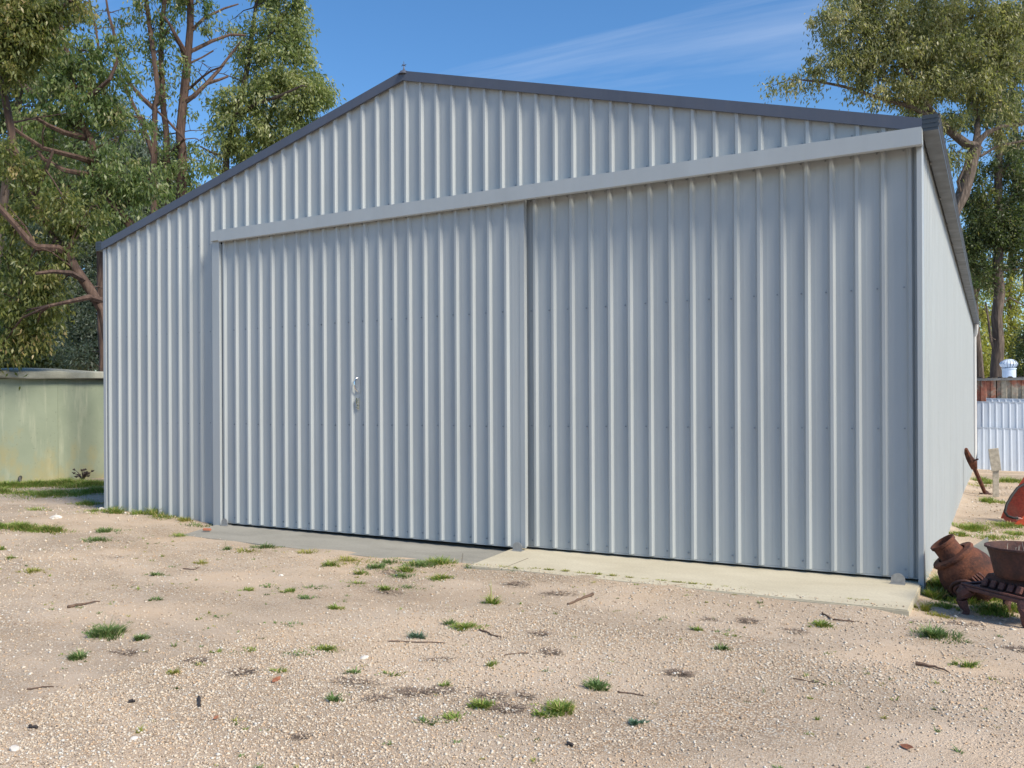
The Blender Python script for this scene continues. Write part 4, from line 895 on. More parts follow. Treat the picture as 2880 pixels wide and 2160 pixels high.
  'upperleft': ([([(-17.34,8.34,-0.11),(-17.21,8.4,5.27),(-16.91,8.57,7.93),(-16.61,8.74,10.25),(-16.31,8.91,12.14),(-16.11,9.02,13.68),(-16.01,9.08,15.01)],0.24,0.06),([(-16.71,8.68,9.7),(-15.93,9.12,10.8),(-15.25,9.5,11.69)],0.1,0.03),([(-16.41,8.85,11.69),(-15.63,9.29,12.69),(-14.86,9.72,13.68)],0.1,0.03),([(-16.86,8.6,8.37),(-16.23,8.95,9.14),(-15.55,9.33,9.69)],0.08,0.03)],
    [(-16.69,8.69,13.47,1.0,0.66,1.1),(-15.92,9.13,13.68,0.89,0.55,1.0),(-16.41,8.85,12.47,0.89,0.61,1.1),(-15.54,9.34,12.91,0.66,0.44,0.6),(-16.8,8.64,11.36,0.78,0.61,1.0),(-15.93,9.12,11.58,0.78,0.5,0.7),(-16.61,8.74,10.36,0.78,0.5,0.8),(-15.05,9.61,13.9,0.66,0.39,0.8),(-15.84,9.17,10.47,0.66,0.44,0.6),(-16.81,8.63,9.26,0.66,0.5,0.8),(-15.36,9.44,9.69,0.66,0.44,0.5),(-16.11,9.02,14.57,1.66,0.44,1.0),(-15.15,9.55,12.02,0.55,0.39,0.5)]),
  'bigcrown': ([([(8.03,23.63,-0.37),(8.3,23.78,4.11),(8.66,23.99,6.87),(8.97,24.16,7.79),(9.13,24.25,8.15),(9.33,24.36,8.88),(9.45,24.42,9.43),(9.53,24.47,9.71)],0.23,0.2),([(9.53,24.47,9.71),(9.29,24.34,9.76),(8.95,24.15,10.07),(8.48,23.88,10.55),(7.98,23.61,11.35),(7.49,23.33,12.39),(7.09,23.11,13.43)],0.17,0.04),([(9.53,24.47,9.68),(9.62,24.52,9.9),(9.84,24.64,10.15),(10.18,24.84,10.34),(10.89,25.23,10.47),(11.59,25.62,10.64)],0.12,0.05),([(9.48,24.44,9.51),(9.7,24.56,9.42),(10.13,24.81,9.71),(10.85,25.21,9.87),(11.39,25.51,10.07)],0.06,0.03),([(9.53,24.47,9.68),(9.56,25.06,10.82),(9.37,25.3,12.1),(9.06,25.35,13.49),(8.86,25.24,14.68)],0.12,0.04),([(8.48,23.88,10.55),(7.68,23.44,11.01),(6.68,22.88,11.36),(5.68,22.32,11.71),(4.67,21.76,11.89)],0.09,0.03),([(9.56,25.06,10.82),(10.09,25.93,12.29),(10.41,26.34,13.56)],0.08,0.03),([(7.98,23.61,11.35),(8.29,23.78,12.61),(8.49,23.89,13.65)],0.06,0.02),([(9.11,24.24,8.07),(9.04,23.86,8.52),(9.21,23.83,8.94),(9.29,23.88,9.16)],0.06,0.03)],
    [(6.89,23.0,13.94,0.98,0.63,1.0),(8.09,23.67,13.88,1.09,0.69,1.0),(9.5,24.45,13.87,1.09,0.69,1.0),(10.5,25.01,13.98,0.69,0.63,0.8),(7.59,23.39,12.85,1.09,0.63,1.0),(8.79,24.06,12.73,1.15,0.69,1.0),(9.99,24.73,12.6,0.8,0.69,0.7),(8.08,23.66,11.7,1.03,0.57,0.9),(9.09,24.22,11.69,0.98,0.57,0.9),(6.78,22.94,12.57,0.86,0.63,1.0),(6.08,22.55,13.09,0.86,0.75,0.9),(5.38,22.15,12.29,0.75,0.57,0.8),(4.62,21.73,11.89,0.57,0.34,0.6),(3.82,21.29,11.72,0.32,0.25,0.5),(6.88,22.99,11.47,0.69,0.4,0.4),(8.68,24.0,10.6,0.52,0.4,0.6),(10.64,25.09,11.68,0.52,0.52,0.6),(8.48,23.88,9.63,0.34,0.57,0.4),(10.09,24.78,11.11,0.63,0.4,0.6),(5.59,22.27,13.78,0.8,0.63,0.8),(8.1,23.67,15.14,2.87,0.57,1.0),(6.29,22.66,14.69,1.03,0.46,0.9),(10.79,25.17,10.65,0.46,0.34,0.7),(7.68,23.44,10.67,0.46,0.34,0.4),(8.98,24.16,9.51,0.46,0.46,0.6),(9.9,24.67,13.18,0.8,0.57,0.9),(10.7,25.12,12.71,0.57,0.57,0.8),(9.69,24.56,11.8,0.69,0.57,0.8),(8.28,23.77,10.55,0.57,0.34,0.5),(10.28,24.89,10.08,0.57,0.34,0.5),(10.8,25.18,13.4,0.46,0.46,0.8),(7.48,23.33,11.59,0.69,0.46,0.7),(6.48,22.77,11.94,0.57,0.46,0.7)]),
  'straight': ([([(10.06,30.49,-0.34),(10.08,30.51,2.59),(10.14,30.53,3.81),(10.11,30.52,4.7),(10.18,30.56,5.6),(10.15,30.54,6.31),(10.16,30.55,7.03),(10.19,30.57,8.75),(10.17,30.55,10.05),(10.2,30.57,11.52),(10.2,30.57,13.39)],0.29,0.1),([(10.16,30.55,7.1),(10.37,30.67,8.38),(10.61,30.8,9.33),(11.03,31.03,10.0)],0.08,0.03),([(10.18,30.56,8.11),(9.84,30.37,8.93),(9.55,30.21,10.01)],0.08,0.03),([(10.16,30.55,6.49),(10.66,30.83,6.49),(11.25,31.16,6.69)],0.06,0.03),([(10.18,30.56,7.44),(9.72,30.3,7.44),(9.3,30.07,7.85)],0.06,0.03),([(10.15,30.54,9.74),(10.56,30.77,10.68),(10.92,30.97,11.36)],0.06,0.02),([(10.13,30.53,5.0),(10.53,30.76,5.47),(11.12,31.09,5.06)],0.05,0.02),([(10.05,30.49,3.24),(9.88,30.39,3.92),(9.8,30.35,4.73),(9.73,30.31,5.27)],0.07,0.03)],
    [(9.6,30.23,7.57,0.74,0.54,1.2),(9.25,30.04,8.12,0.47,0.61,1.0),(10.07,30.5,7.98,0.74,0.68,1.2),(9.66,30.27,9.2,0.61,0.61,0.8),(10.55,30.77,9.19,0.61,0.68,0.8),(10.9,30.96,7.57,0.54,0.61,1.0),(10.9,30.96,6.76,0.61,0.27,1.2),(9.71,30.3,6.63,0.61,0.34,1.1),(10.02,30.47,10.28,0.61,0.68,0.5),(10.68,30.84,10.95,0.54,0.68,0.5),(11.02,31.03,9.19,0.54,0.81,0.6),(9.95,30.43,5.95,0.41,0.34,0.6),(9.37,30.11,10.01,0.41,0.41,0.4),(9.61,30.24,10.96,0.41,0.41,0.4),(10.27,30.61,12.31,0.54,0.68,0.4),(10.79,30.9,10.0,0.54,0.68,0.7),(9.84,30.37,8.39,0.68,0.68,1.0),(10.67,30.83,8.38,0.68,0.68,1.0),(9.37,30.11,9.2,0.54,0.54,0.7),(9.12,29.97,7.31,0.41,0.54,0.9),(10.44,30.7,10.41,0.54,0.54,0.5)]),
  'trunkbehind': ([([(9.58,33.66,-0.35),(9.49,33.61,2.53),(9.41,33.56,3.56),(9.32,33.52,4.45),(9.23,33.46,6.37),(9.17,33.43,7.85)],0.24,0.14),([(9.29,33.5,5.63),(9.55,33.64,6.52),(9.94,33.86,7.25)],0.07,0.03)],
    [(9.3,33.5,7.26,0.74,0.74,0.8),(9.03,33.35,6.37,0.59,0.59,0.8),(9.55,33.64,6.52,0.59,0.59,0.7)]),
  'sunlit': ([([(10.79,50.36,-0.37),(10.78,50.36,5.23),(10.75,50.34,7.28),(10.89,50.42,9.95),(10.99,50.48,12.41)],0.22,0.06),([(10.78,50.36,6.26),(11.33,50.66,7.69),(11.69,50.87,8.71)],0.1,0.04)],
    [(10.61,50.27,8.31,1.03,1.03,0.7),(11.14,50.56,6.66,0.92,1.03,0.8),(10.07,49.96,6.88,1.03,0.92,0.8),(10.95,50.46,4.82,1.03,0.92,1.0),(9.88,49.86,5.24,1.03,0.92,1.0),(10.23,50.05,3.59,1.44,0.62,1.2),(9.72,49.77,9.13,0.82,0.82,0.7),(11.24,50.62,8.3,0.72,0.82,0.5),(10.8,50.37,10.36,0.82,0.82,0.5)]),
  'sunlitb': ([([(9.13,44.86,-0.35),(9.2,44.9,4.93),(9.17,44.88,7.76),(9.1,44.84,11.16)],0.2,0.05)],
    [(9.18,44.89,11.63,0.75,0.53,1.0),(9.24,44.92,6.25,0.85,0.94,0.8),(9.15,44.87,4.55,0.85,0.94,1.0),(9.39,45.01,3.42,1.13,0.57,1.2),(9.33,44.97,7.95,0.85,0.85,0.8),(9.01,44.79,10.03,0.75,0.75,0.8)]),
  'darkbush': ([([(11.36,40.38,-0.33),(11.34,40.37,3.02),(11.3,40.35,4.03)],0.12,0.05)],
    [(11.26,40.32,3.69,0.59,0.76,1.3),(11.45,40.43,4.53,0.5,0.67,1.2),(11.08,40.22,2.85,0.84,0.37,1.2)]),
  'rightback': ([([(11.47,39.29,-0.33),(11.43,39.27,6.09),(11.23,39.16,10.2),(10.96,39.01,13.48),(10.69,38.86,16.76),(10.55,38.78,19.22)],0.3,0.07),([(11.09,39.08,12.17),(9.96,38.45,13.81),(8.96,37.89,15.46)],0.12,0.04),([(10.82,38.93,15.12),(9.54,38.22,17.1),(8.4,37.58,18.74)],0.1,0.04)],
    [(10.84,38.94,19.06,1.15,0.82,1.0),(9.55,38.22,18.74,1.15,0.82,0.9),(8.4,37.58,18.25,0.98,0.74,0.8),(10.97,39.02,17.25,0.98,0.82,1.0),(9.68,38.3,16.93,1.15,0.82,1.0),(8.53,37.66,16.45,0.98,0.74,0.8),(10.97,39.01,15.45,0.98,0.74,0.9),(9.82,38.37,15.13,0.98,0.74,0.9),(8.67,37.73,14.81,0.82,0.66,0.7),(11.24,39.17,13.48,0.82,0.82,0.8),(11.23,39.16,10.2,0.82,0.98,0.8),(7.53,37.1,17.11,0.98,0.74,0.7),(6.68,36.62,18.59,0.98,0.74,0.7),(7.83,37.26,19.4,1.15,0.66,0.8),(11.09,39.08,12.17,0.66,0.66,0.6),(7.24,36.93,15.31,0.82,0.57,0.6)]),
}

# ------------------------------------------------------------------ old corrugated shed behind, with turbine vent
old = tag(empty('corrugated_shed', (10.6, 18.7, -0.35)), 'low old corrugated iron shed with patchy red paint and white vent', 'shed')
def osub(mb, name, mat, parent=None):
    o = mb.build(name, mat, parent or old)
    base = Matrix.Translation((-10.6, -18.7, 0.35))
    o.matrix_parent_inverse = base if parent is None else Matrix.Identity(4)
    return o
WY = 18.75
def corr(x0, x1, y_, z0, z1, name):
    vs, fs = [], []
    p = 0.235
    pts = []
    xk = x0
    while xk < x1:
        for dx, h in ((0.0, 0.0), (0.075, 0.0), (0.10, 0.036), (0.21, 0.036)):
            pts.append((xk + dx, h))
        xk += p
    for xx, h in pts:
        vs += [(xx, y_ - h, z0), (xx, y_ - h, z1)]
    for q in range(len(pts) - 1): fs.append((2 * q, 2 * q + 2, 2 * q + 3, 2 * q + 1))
    return osub(MB().add(vs, fs), name, M_OLDIRON)
xs = 8.2
while xs < 13.2:
    corr(xs, xs + 0.93, WY, -0.5, 2.02, 'wall_sheet'); xs += 0.94
mb = MB(); mb.box(8.1, 13.3, WY - 0.075, WY - 0.038, 2.0, 2.07); osub(mb, 'top_rail', simple('weathered_rail', (0.36, 0.35, 0.32), 0.7))
mb = MB()
vs, fs = [], []
pts = []
xk = 8.1
while xk < 13.3:
    for dx, h in ((0, 0), (0.10, 0.0), (0.13, 0.03), (0.20, 0.03)): pts.append((xk + dx, h))
    xk += 0.235
for xx, h in pts: vs += [(xx, WY - 0.11, 2.072 + h), (xx, WY + 3.6, 1.80 + h)]
for q in range(len(pts) - 1): fs.append((2 * q, 2 * q + 2, 2 * q + 3, 2 * q + 1))
osub(MB().add(vs, fs), 'roof', M_WHITE)
mb = MB(); mb.box(8.15, 8.19, WY, WY + 3.5, -0.5, 1.76); mb.box(13.28, 13.32, WY, WY + 3.5, -0.5, 1.76); mb.box(8.15, 13.3, WY + 3.5, WY + 3.54, -0.5, 1.78)
osub(mb, 'rear_wall', M_OLDIRON)
VX, VY = V_VENT[0], V_VENT[1]
vent_m = paint('vent_paint', (0.60, 0.68, 0.78), 0.3, 0.05)
mb = MB(); mb.lathe([(0.17, 2.02), (0.17, 2.34), (0.185, 2.345), (0.185, 2.37), (0.15, 2.375)], 24, Matrix.Translation((VX, VY, 0)))
vb = osub(mb, 'vent_neck', vent_m)
for k in range(18):
    a0 = 2 * math.pi * k / 18
    vs = []
    for z, r_ in ((2.38, 0.15), (2.43, 0.215), (2.49, 0.235), (2.55, 0.205), (2.60, 0.12)):
        for da in (0.0, 0.30):
            rr = r_ - (0.012 if da else 0)
            vs.append((VX + rr * math.cos(a0 + da), VY + rr * math.sin(a0 + da), z))
    fs = [(2 * q, 2 * q + 1, 2 * q + 3, 2 * q + 2) for q in range(4)]
    v = MB().add(vs, fs, True).build('vane', vent_m, vb); v.matrix_parent_inverse = Matrix.Translation((-10.6, -18.7, 0.35)) @ Matrix.Translation((10.6, 18.7, -0.35))
    v.matrix_parent_inverse = Matrix.Identity(4)
mb = MB(); mb.lathe([(0.0, 2.625), (0.06, 2.622), (0.125, 2.602), (0.128, 2.59), (0.0, 2.59)], 24, Matrix.Translation((VX, VY, 0)))
osub(mb, 'vent_cap', vent_m)
mb = MB(); mb.lathe([(0.135, 2.38), (0.15, 2.45), (0.15, 2.53), (0.10, 2.59)], 16, Matrix.Translation((VX, VY, 0)))
osub(mb, 'vent_core', M_BLACK)

# ------------------------------------------------------------------ pale ribbed sheets leaning on the old shed
def leaning_sheet(label, x0, x1, y0, ztop, lean, off, mat):
    n = int((x1 - x0) / 0.15)
    vs, fs, pts = [], [], []
    for q in range(n + 1):
        xx = x0 + q * (x1 - x0) / n
        for dx, h in ((0.0, 0.0), (0.113, 0.0), (0.12, 0.012), (0.143, 0.012)):
            pts.append((min(x1 + .1, xx + dx), h))
    zb = -0.33
    for xx, h in pts:
        t_ = (xx - x0) * -0.03
        vs += [(xx, y0 - h + off - (xx - x0) * 0.15, zb + t_), (xx, y0 + lean - h + off - (xx - x0) * 0.15, ztop + t_)]
    m_ = len(pts)
    fs = [(2 * q, 2 * q + 2, 2 * q + 3, 2 * q + 1) for q in range(m_ - 1)]
    root = tag(empty('roofing_sheet', (x0, y0 + off, zb)), label, 'metal sheet', 'pale sheets leaning on the old shed')
    o = MB().add(vs, fs).build('panel', mat, root)
    sol = o.modifiers.new('thick', 'SOLIDIFY'); sol.thickness = 0.004
    o.matrix_parent_inverse = Matrix.Translation((-x0, -y0 - off, -zb))
    # folded top edge
    mb = MB()
    A = Vector((x0 - .004, y0 + lean + off - 0.018, ztop)); B = Vector((x1 + .02, y0 + lean + off - 0.018 - (x1 - x0) * 0.15, ztop - (x1 - x0) * 0.03))
    vv = []
    for p in (A, B):
        vv += [p + Vector((0, 0, -.02)), p + Vector((0, .03, -.02)), p + Vector((0, .03, .012)), p + Vector((0, 0, .012))]
    mb.add(vv, [(0, 1, 2, 3), (7, 6, 5, 4), (0, 4, 5, 1), (1, 5, 6, 2), (2, 6, 7, 3), (3, 7, 4, 0)])
    e = mb.build('folded_edge', mat, root); e.matrix_parent_inverse = o.matrix_parent_inverse
    return root
leaning_sheet('tallest of the pale ribbed sheets leaning at the back', 9.83, 12.0, 18.25, 1.53, 0.40, 0.0, M_WHITE)
leaning_sheet('pale ribbed metal sheet in the middle of the leaning stack', 9.62, 11.9, 18.10, 1.45, 0.45, 0.0, M_WHITE)
leaning_sheet('shorter pale ribbed sheet at the front of the leaning stack', 9.63, 11.8, 17.95, 0.78, 0.30, 0.0, M_WHITE)

# ------------------------------------------------------------------ rusty lever leaning on the side wall
jb, jt = Vector(V_JACK_B), Vector(V_JACK_T)
jb.z = gz(jb.x, jb.y) - 0.01
root = tag(empty('iron_lever', jb), 'rusty iron lever leaning against the shed side wall', 'iron lever')
def rel(pts): return [tuple(Vector(p) - root.location) for p in pts]
dj = jt - jb
def along(t, ox=0, oy=0, oz=0): return Vector(jb) + dj * t + Vector((ox, oy, oz))
mb = MB(); mb.tube(rel([along(0), along(0.3), along(0.62)]), [0.030, 0.034, 0.036], 8, jit=.06)
mb.build('shaft', M_RUST, root)
mb = MB(); mb.tube(rel([along(0.58), along(0.68, .01), along(0.8, -.012), along(0.92, -.01), along(1.0)]), [0.05, 0.062, 0.058, 0.044, 0.026], 8, jit=.12)
mb.build('head', M_RUST, root)
mb = MB(); mb.tube(rel([along(0.74), along(0.76, .06, -.03, .0), along(0.79, .12, -.05, -.005)]), 0.014, 7)
mb.build('pin', M_RUSTD, root)
mb = MB(); mb.box(-0.10, 0.12, -0.06, 0.06, -0.015, 0.022); mb.tube([(0.0, 0, .02), (0.03, 0, .06)], [.05, .03], 8)
mb.build('foot', M_RUSTD, root, bevel=0.006)

# ------------------------------------------------------------------ timber stake with a wider board nailed on
pb = Vector(V_POST); pb.z = gz(pb.x, pb.y) - 0.03
root = tag(empty('timber_stake', pb, R(12)), 'weathered timber stake with a wider board nailed on top', 'stake')
mb = MB(); mb.box(-0.045, 0.045, -0.018, 0.018, 0.0, 0.60)
mb.build('post', M_WOOD, root, bevel=0.003)
mb = MB(); Mx = Matrix.Translation((-0.025, -0.036, 0.66)) @ Matrix.Rotation(R(-5), 4, 'Y')
mb.add([tuple(Mx @ Vector(p)) for p in [(-0.078, -.015, .19), (0.075, -.015, .2), (0.085, -.015, -.18), (-0.06, -.015, -.19), (-0.078, .015, .19), (0.075, .015, .2), (0.085, .015, -.18), (-0.06, .015, -.19)]],
       [(0, 1, 2, 3), (7, 6, 5, 4), (0, 4, 5, 1), (1, 5, 6, 2), (2, 6, 7, 3), (3, 7, 4, 0)])
mb.build('board', M_WOOD, root, bevel=0.003)

# ------------------------------------------------------------------ red-orange steel scoop and its hose
sc = Vector(V_SCOOP); sc.z = gz(sc.x, sc.y)
root = tag(empty('steel_scoop', sc), 'red-orange steel scoop at the right edge beyond the stove', 'scoop')
def plate(pts, nrm, t, name, mat):
    n = len(pts); nv = Vector(nrm).normalized() * t
    vs = [tuple(p) for p in pts] + [tuple(Vector(p) + nv) for p in pts]
    fs = [tuple(range(n)), tuple(range(2 * n - 1, n - 1, -1))] + [(q, n + q, n + (q + 1) % n, (q + 1) % n) for q in range(n)]
    return MB().add(vs, fs).build(name, mat, root, bevel=0.003)
# back sheet leaning back, curved in three strips
W0, W1 = -0.13, 1.1
prof = [(0.0, 0.012), (0.16, 0.016), (0.27, 0.06), (0.34, 0.16), (0.385, 0.34), (0.40, 0.60)]
left = [-0.02, -0.10, -0.150, -0.115, -0.03, 0.115]
vs, fs = [], []
for (yy, zz), lx in zip(prof, left): vs += [(lx, yy, zz), (W1, yy, zz)]
for q in range(len(prof) - 1): fs.append((2 * q, 2 * q + 1, 2 * q + 3, 2 * q + 2))
o = MB().add(vs, fs, True).build('back_plate', M_INRED, root)
sol = o.modifiers.new('thick', 'SOLIDIFY'); sol.thickness = 0.008
plate([(-0.03, 0.0, 0.004), (W1, -0.02, 0.004), (W1, 0.03, 0.17), (0.13, 0.04, 0.165)], (0, -1, 0.2), 0.010, 'front_blade', M_ORANGE)
plate([(W1, 0.0, 0.0), (W1, 0.4, 0.0), (W1, 0.4, 0.6)], (1, 0, 0), 0.012, 'side_plate', M_ORANGE)
mb = MB(); mb.tube([(-0.155, .29, .05), (-0.118, .345, .16), (-0.033, .39, .34), (0.112, .405, .60), (W1, .402, .60)], 0.014, 8)
mb.build('rim', M_ORANGE, root)
hose = tag(empty('rubber_hose', sc + Vector((-0.15, 0.0, 0.0))), 'black rubber hose looping out of the red-orange scoop', 'hose')
mb = MB(); mb.tube([Vector(p) - hose.location for p in V_HOSE], 0.017, 10)
mb.build('hose', M_RUBBER, hose)
mb = MB(); e0 = Vector(V_HOSE[-1]) - hose.location; e1 = Vector(V_HOSE[-2]) - hose.location; dd = (e0 - e1).normalized()
mb.tube([e0 - dd * .01, e0 + dd * .05, e0 + dd * .052, e0 + dd * .085], [0.021, 0.021, 0.015, 0.015], 8)
mb.build('fitting', M_CHROME, hose)

# ------------------------------------------------------------------ pieces of an old pot-bellied stove
GS = gz(10.0, -0.5)
# -- stand with bowed legs
ax, ay = Vector((0.71, -0.704, 0)), Vector((0.704, 0.71, 0))
so = Vector((9.828, -0.505, GS))
root = tag(empty('stove_stand', so, math.atan2(ax.y, ax.x)), 'dark rusty cast iron stove stand on four bowed legs', 'stove stand')
SW, SD, SH = 0.54, 0.40, 0.20
mb = MB()
mb.box(-0.01, SW + 0.01, -0.01, SD + 0.01, SH - 0.022, SH + 0.006)
mb.box(-0.004, SW + 0.004, -0.004, 0.02, SH + 0.006, SH + 0.022)
mb.box(-0.004, 0.02, 0.02, SD, SH + 0.006, SH + 0.022)
mb.build('hearth_plate', M_RUSTP, root, bevel=0.005)
for lx, ly in ((0.03, 0.03), (SW - 0.03, 0.03), (0.03, SD - 0.03), (SW - 0.03, SD - 0.03)):
    sx = -1 if lx < SW / 2 else 1; sy = -1 if ly < SD / 2 else 1
    mb = MB()
    path = [(0.0, 0.0, SH - 0.02), (0.022, 0.022, SH - 0.06), (0.028, 0.028, SH - 0.10), (0.016, 0.016, SH - 0.15), (0.006, 0.006, 0.03), (0.014, 0.014, -0.015)]
    mb.tube([(lx + sx * a_, ly + sy * b_, c_) for a_, b_, c_ in path], [0.055, 0.048, 0.038, 0.028, 0.022, 0.026], 8)
    mb.build('leg', M_RUSTP, root)
# slotted ash grate apron
mb = MB()
mb.add([(0.10, 0.05, SH + .008), (SW - .02, 0.05, SH + .008), (SW - .02, SD - .02, SH + .008), (0.10, SD - .02, SH + .008),
        (0.125, 0.10, SH + .105), (SW - .045, 0.10, SH + .105), (SW - .045, SD - .05, SH + .105), (0.125, SD - .05, SH + .105)],
       [(3, 2, 1, 0), (4, 5, 6, 7), (0, 1, 5, 4), (1, 2, 6, 5), (2, 3, 7, 6), (3, 0, 4, 7)])
gr = mb.build('ash_grate', M_RUSTD, root, bevel=0.008)
for q in range(5):
    x_ = 0.135 + q * 0.07
    mb = MB(); Mx = Matrix.Translation((x_ + .02, 0.055, SH + .045)) @ Matrix.Rotation(R(-28), 4, 'X')
    mb.box(-0.024, 0.020, -0.010, 0.012, -0.024, 0.030, Mx)
    s_ = mb.build('grate_bar', M_RUSTP, gr, bevel=0.006)
# -- round fire pot sitting on the stand
pc = so + ax * 0.335 + ay * 0.20
root = tag(empty('fire_pot', (pc.x, pc.y, GS + SH + 0.107)), 'open rusty iron fire pot sitting on the stove stand', 'pot')
mb = MB()
mb.lathe([(0.0, 0.001), (0.165, 0.001), (0.178, 0.012), (0.187, 0.06), (0.205, 0.14), (0.222, 0.19), (0.236, 0.196), (0.236, 0.208), (0.224, 0.210), (0.212, 0.19), (0.192, 0.12), (0.176, 0.03), (0.0, 0.02)], 48, None, 0.002)
mb.build('bowl', M_RUSTD, root)
mb = MB()
for q in range(26):
    a_ = random.uniform(0, 6.28); r_ = random.uniform(0.03, 0.19)
    mb.tube([(r_ * math.cos(a_), r_ * math.sin(a_), 0.10), (r_ * math.cos(a_) * 1.02 + random.uniform(-.03, .03), r_ * math.sin(a_) + random.uniform(-.03, .03), random.uniform(.16, .235))], [0.003, 0.0012], 4)
t_ = mb.build('dead_twigs', simple('bleached_twig', (0.42, 0.37, 0.30), 0.9), root); t_['kind'] = 'stuff'
mb = MB(); mb.lathe([(0.0, 0.125), (0.10, 0.118), (0.19, 0.10)], 24, None, 0.05); mb.build('ash_bed', simple('ash', (0.10, 0.07, 0.055), 0.95, 0, 0.4, 40, 0.4), root)
# -- round bellied body tipped over beside it
bc = Vector(V_BELLY); bc.z = gz(bc.x, bc.y) + 0.095
axis = Vector((-0.58, -0.14, 0.79)).normalized()
q_ = Vector((0, 0, 1)).rotation_difference(axis)
root = tag(empty('stove_belly', bc), 'rusty orange pot-bellied stove body tipped on its side with open flue neck', 'stove')
root.rotation_mode = 'QUATERNION'; root.rotation_quaternion = q_; root.scale = (1.12, 1.12, 1.0)
mb = MB()
mb.lathe([(0.10, -0.075), (0.145, -0.07), (0.160, -0.03), (0.176, 0.04), (0.180, 0.10), (0.172, 0.17), (0.150, 0.235), (0.122, 0.275), (0.118, 0.285), (0.112, 0.272), (0.14, 0.22), (0.165, 0.12), (0.165, 0.05), (0.14, -0.05), (0.10, -0.06)], 48, None, 0.002)
mb.build('body', M_RUST, root)
mb = MB(); mb.lathe([(0.118, 0.268), (0.142, 0.270), (0.146, 0.283), (0.140, 0.297), (0.10, 0.304), (0.095, 0.30)], 48, None, 0.004); mb.build('collar', M_RUST, root)
mb = MB(); mb.lathe([(0.088, 0.290), (0.080, 0.31), (0.078, 0.385), (0.086, 0.39), (0.086, 0.412), (0.078, 0.413), (0.072, 0.40), (0.072, 0.30)], 40, None, 0.003); mb.build('flue_neck', M_RUST, root)
mb = MB(); mb.lathe([(0.0, 0.32), (0.0725, 0.32)], 24); mb.build('flue_shade_disc', M_BLACK, root)  # black disc put in for the shade inside the open neck
# firing door, an oval ring with fins, on the side that faces the yard
bpy.context.view_layer.update()
iq = q_.inverted()
nd = (iq @ Vector((-0.42, -0.90, 0.0)).normalized())
nd = Vector((nd.x, nd.y, 0)).normalized()
ta = Vector((-nd.y, nd.x, 0))
def onb(u, v, d=0.0):
    """point on the belly: u sideways, v along the axis"""
    r_ = 0.178 + d
    an = u / 0.178
    return tuple((nd * math.cos(an) + ta * math.sin(an)) * r_ + Vector((0, 0, 0.095 + v)))
mb = MB(); mb.tube([onb(0.072 * math.cos(t), 0.066 * math.sin(t), 0.012) for t in np.linspace(0, 6.2832, 25)], 0.012, 8, caps=False)
dr = mb.build('fire_door', M_RUSTD, root)
mb = MB(); mb.tube([onb(0.045 * math.cos(t), 0.040 * math.sin(t), 0.016) for t in np.linspace(0, 6.2832, 21)], 0.010, 8, caps=False)
mb.build('door_ring', M_RUSTP, dr)
mb = MB(); ring = [onb(0.06 * math.cos(t), 0.055 * math.sin(t), 0.006) for t in np.linspace(0, 6.2832, 20, endpoint=False)]
mb.add(ring + [onb(0, 0, 0.008)], [(k, (k + 1) % 20, 20) for k in range(20)]); mb.build('door_plate', M_BLACK, dr)
for q in range(4):
    u_ = 0.095 + q * 0.017
    mb = MB(); mb.tube([onb(u_, -0.06, 0.008), onb(u_ + .004, 0.0, 0.016), onb(u_, 0.045, 0.006)], 0.006, 6); mb.build('fin', M_RUSTP, root)
# -- dark iron bar lying by the corner and a faded grey sheet
br_ = [Vector(p) for p in V_BAR]
for p in br_: p.z = max(p.z, gz(p.x, p.y) + 0.015)
root = tag(empty('iron_bar', br_[0]), 'dark rusty iron bar lying at the foot of the shed corner', 'iron bar')
mb = MB(); mb.tube([p - br_[0] for p in br_], [0.022, 0.034, 0.036, 0.03], 8, jit=.15); mb.build('bar', M_RUSTD, root)
gs = [Vector(p) for p in V_GREY]
root = tag(empty('metal_sheet', gs[0]), 'faded grey-green metal sheet behind the rusty stove body', 'metal sheet')
nv = Vector((0.3, 0.8, 0.45)).normalized() * 0.006
vs = [tuple(p - gs[0]) for p in gs] + [tuple(p - gs[0] + nv) for p in gs]
MB().add(vs, [(0, 1, 2, 3), (7, 6, 5, 4), (0, 4, 5, 1), (1, 5, 6, 2), (2, 6, 7, 3), (3, 7, 4, 0)]).build('sheet', M_GREYSHEET, root)

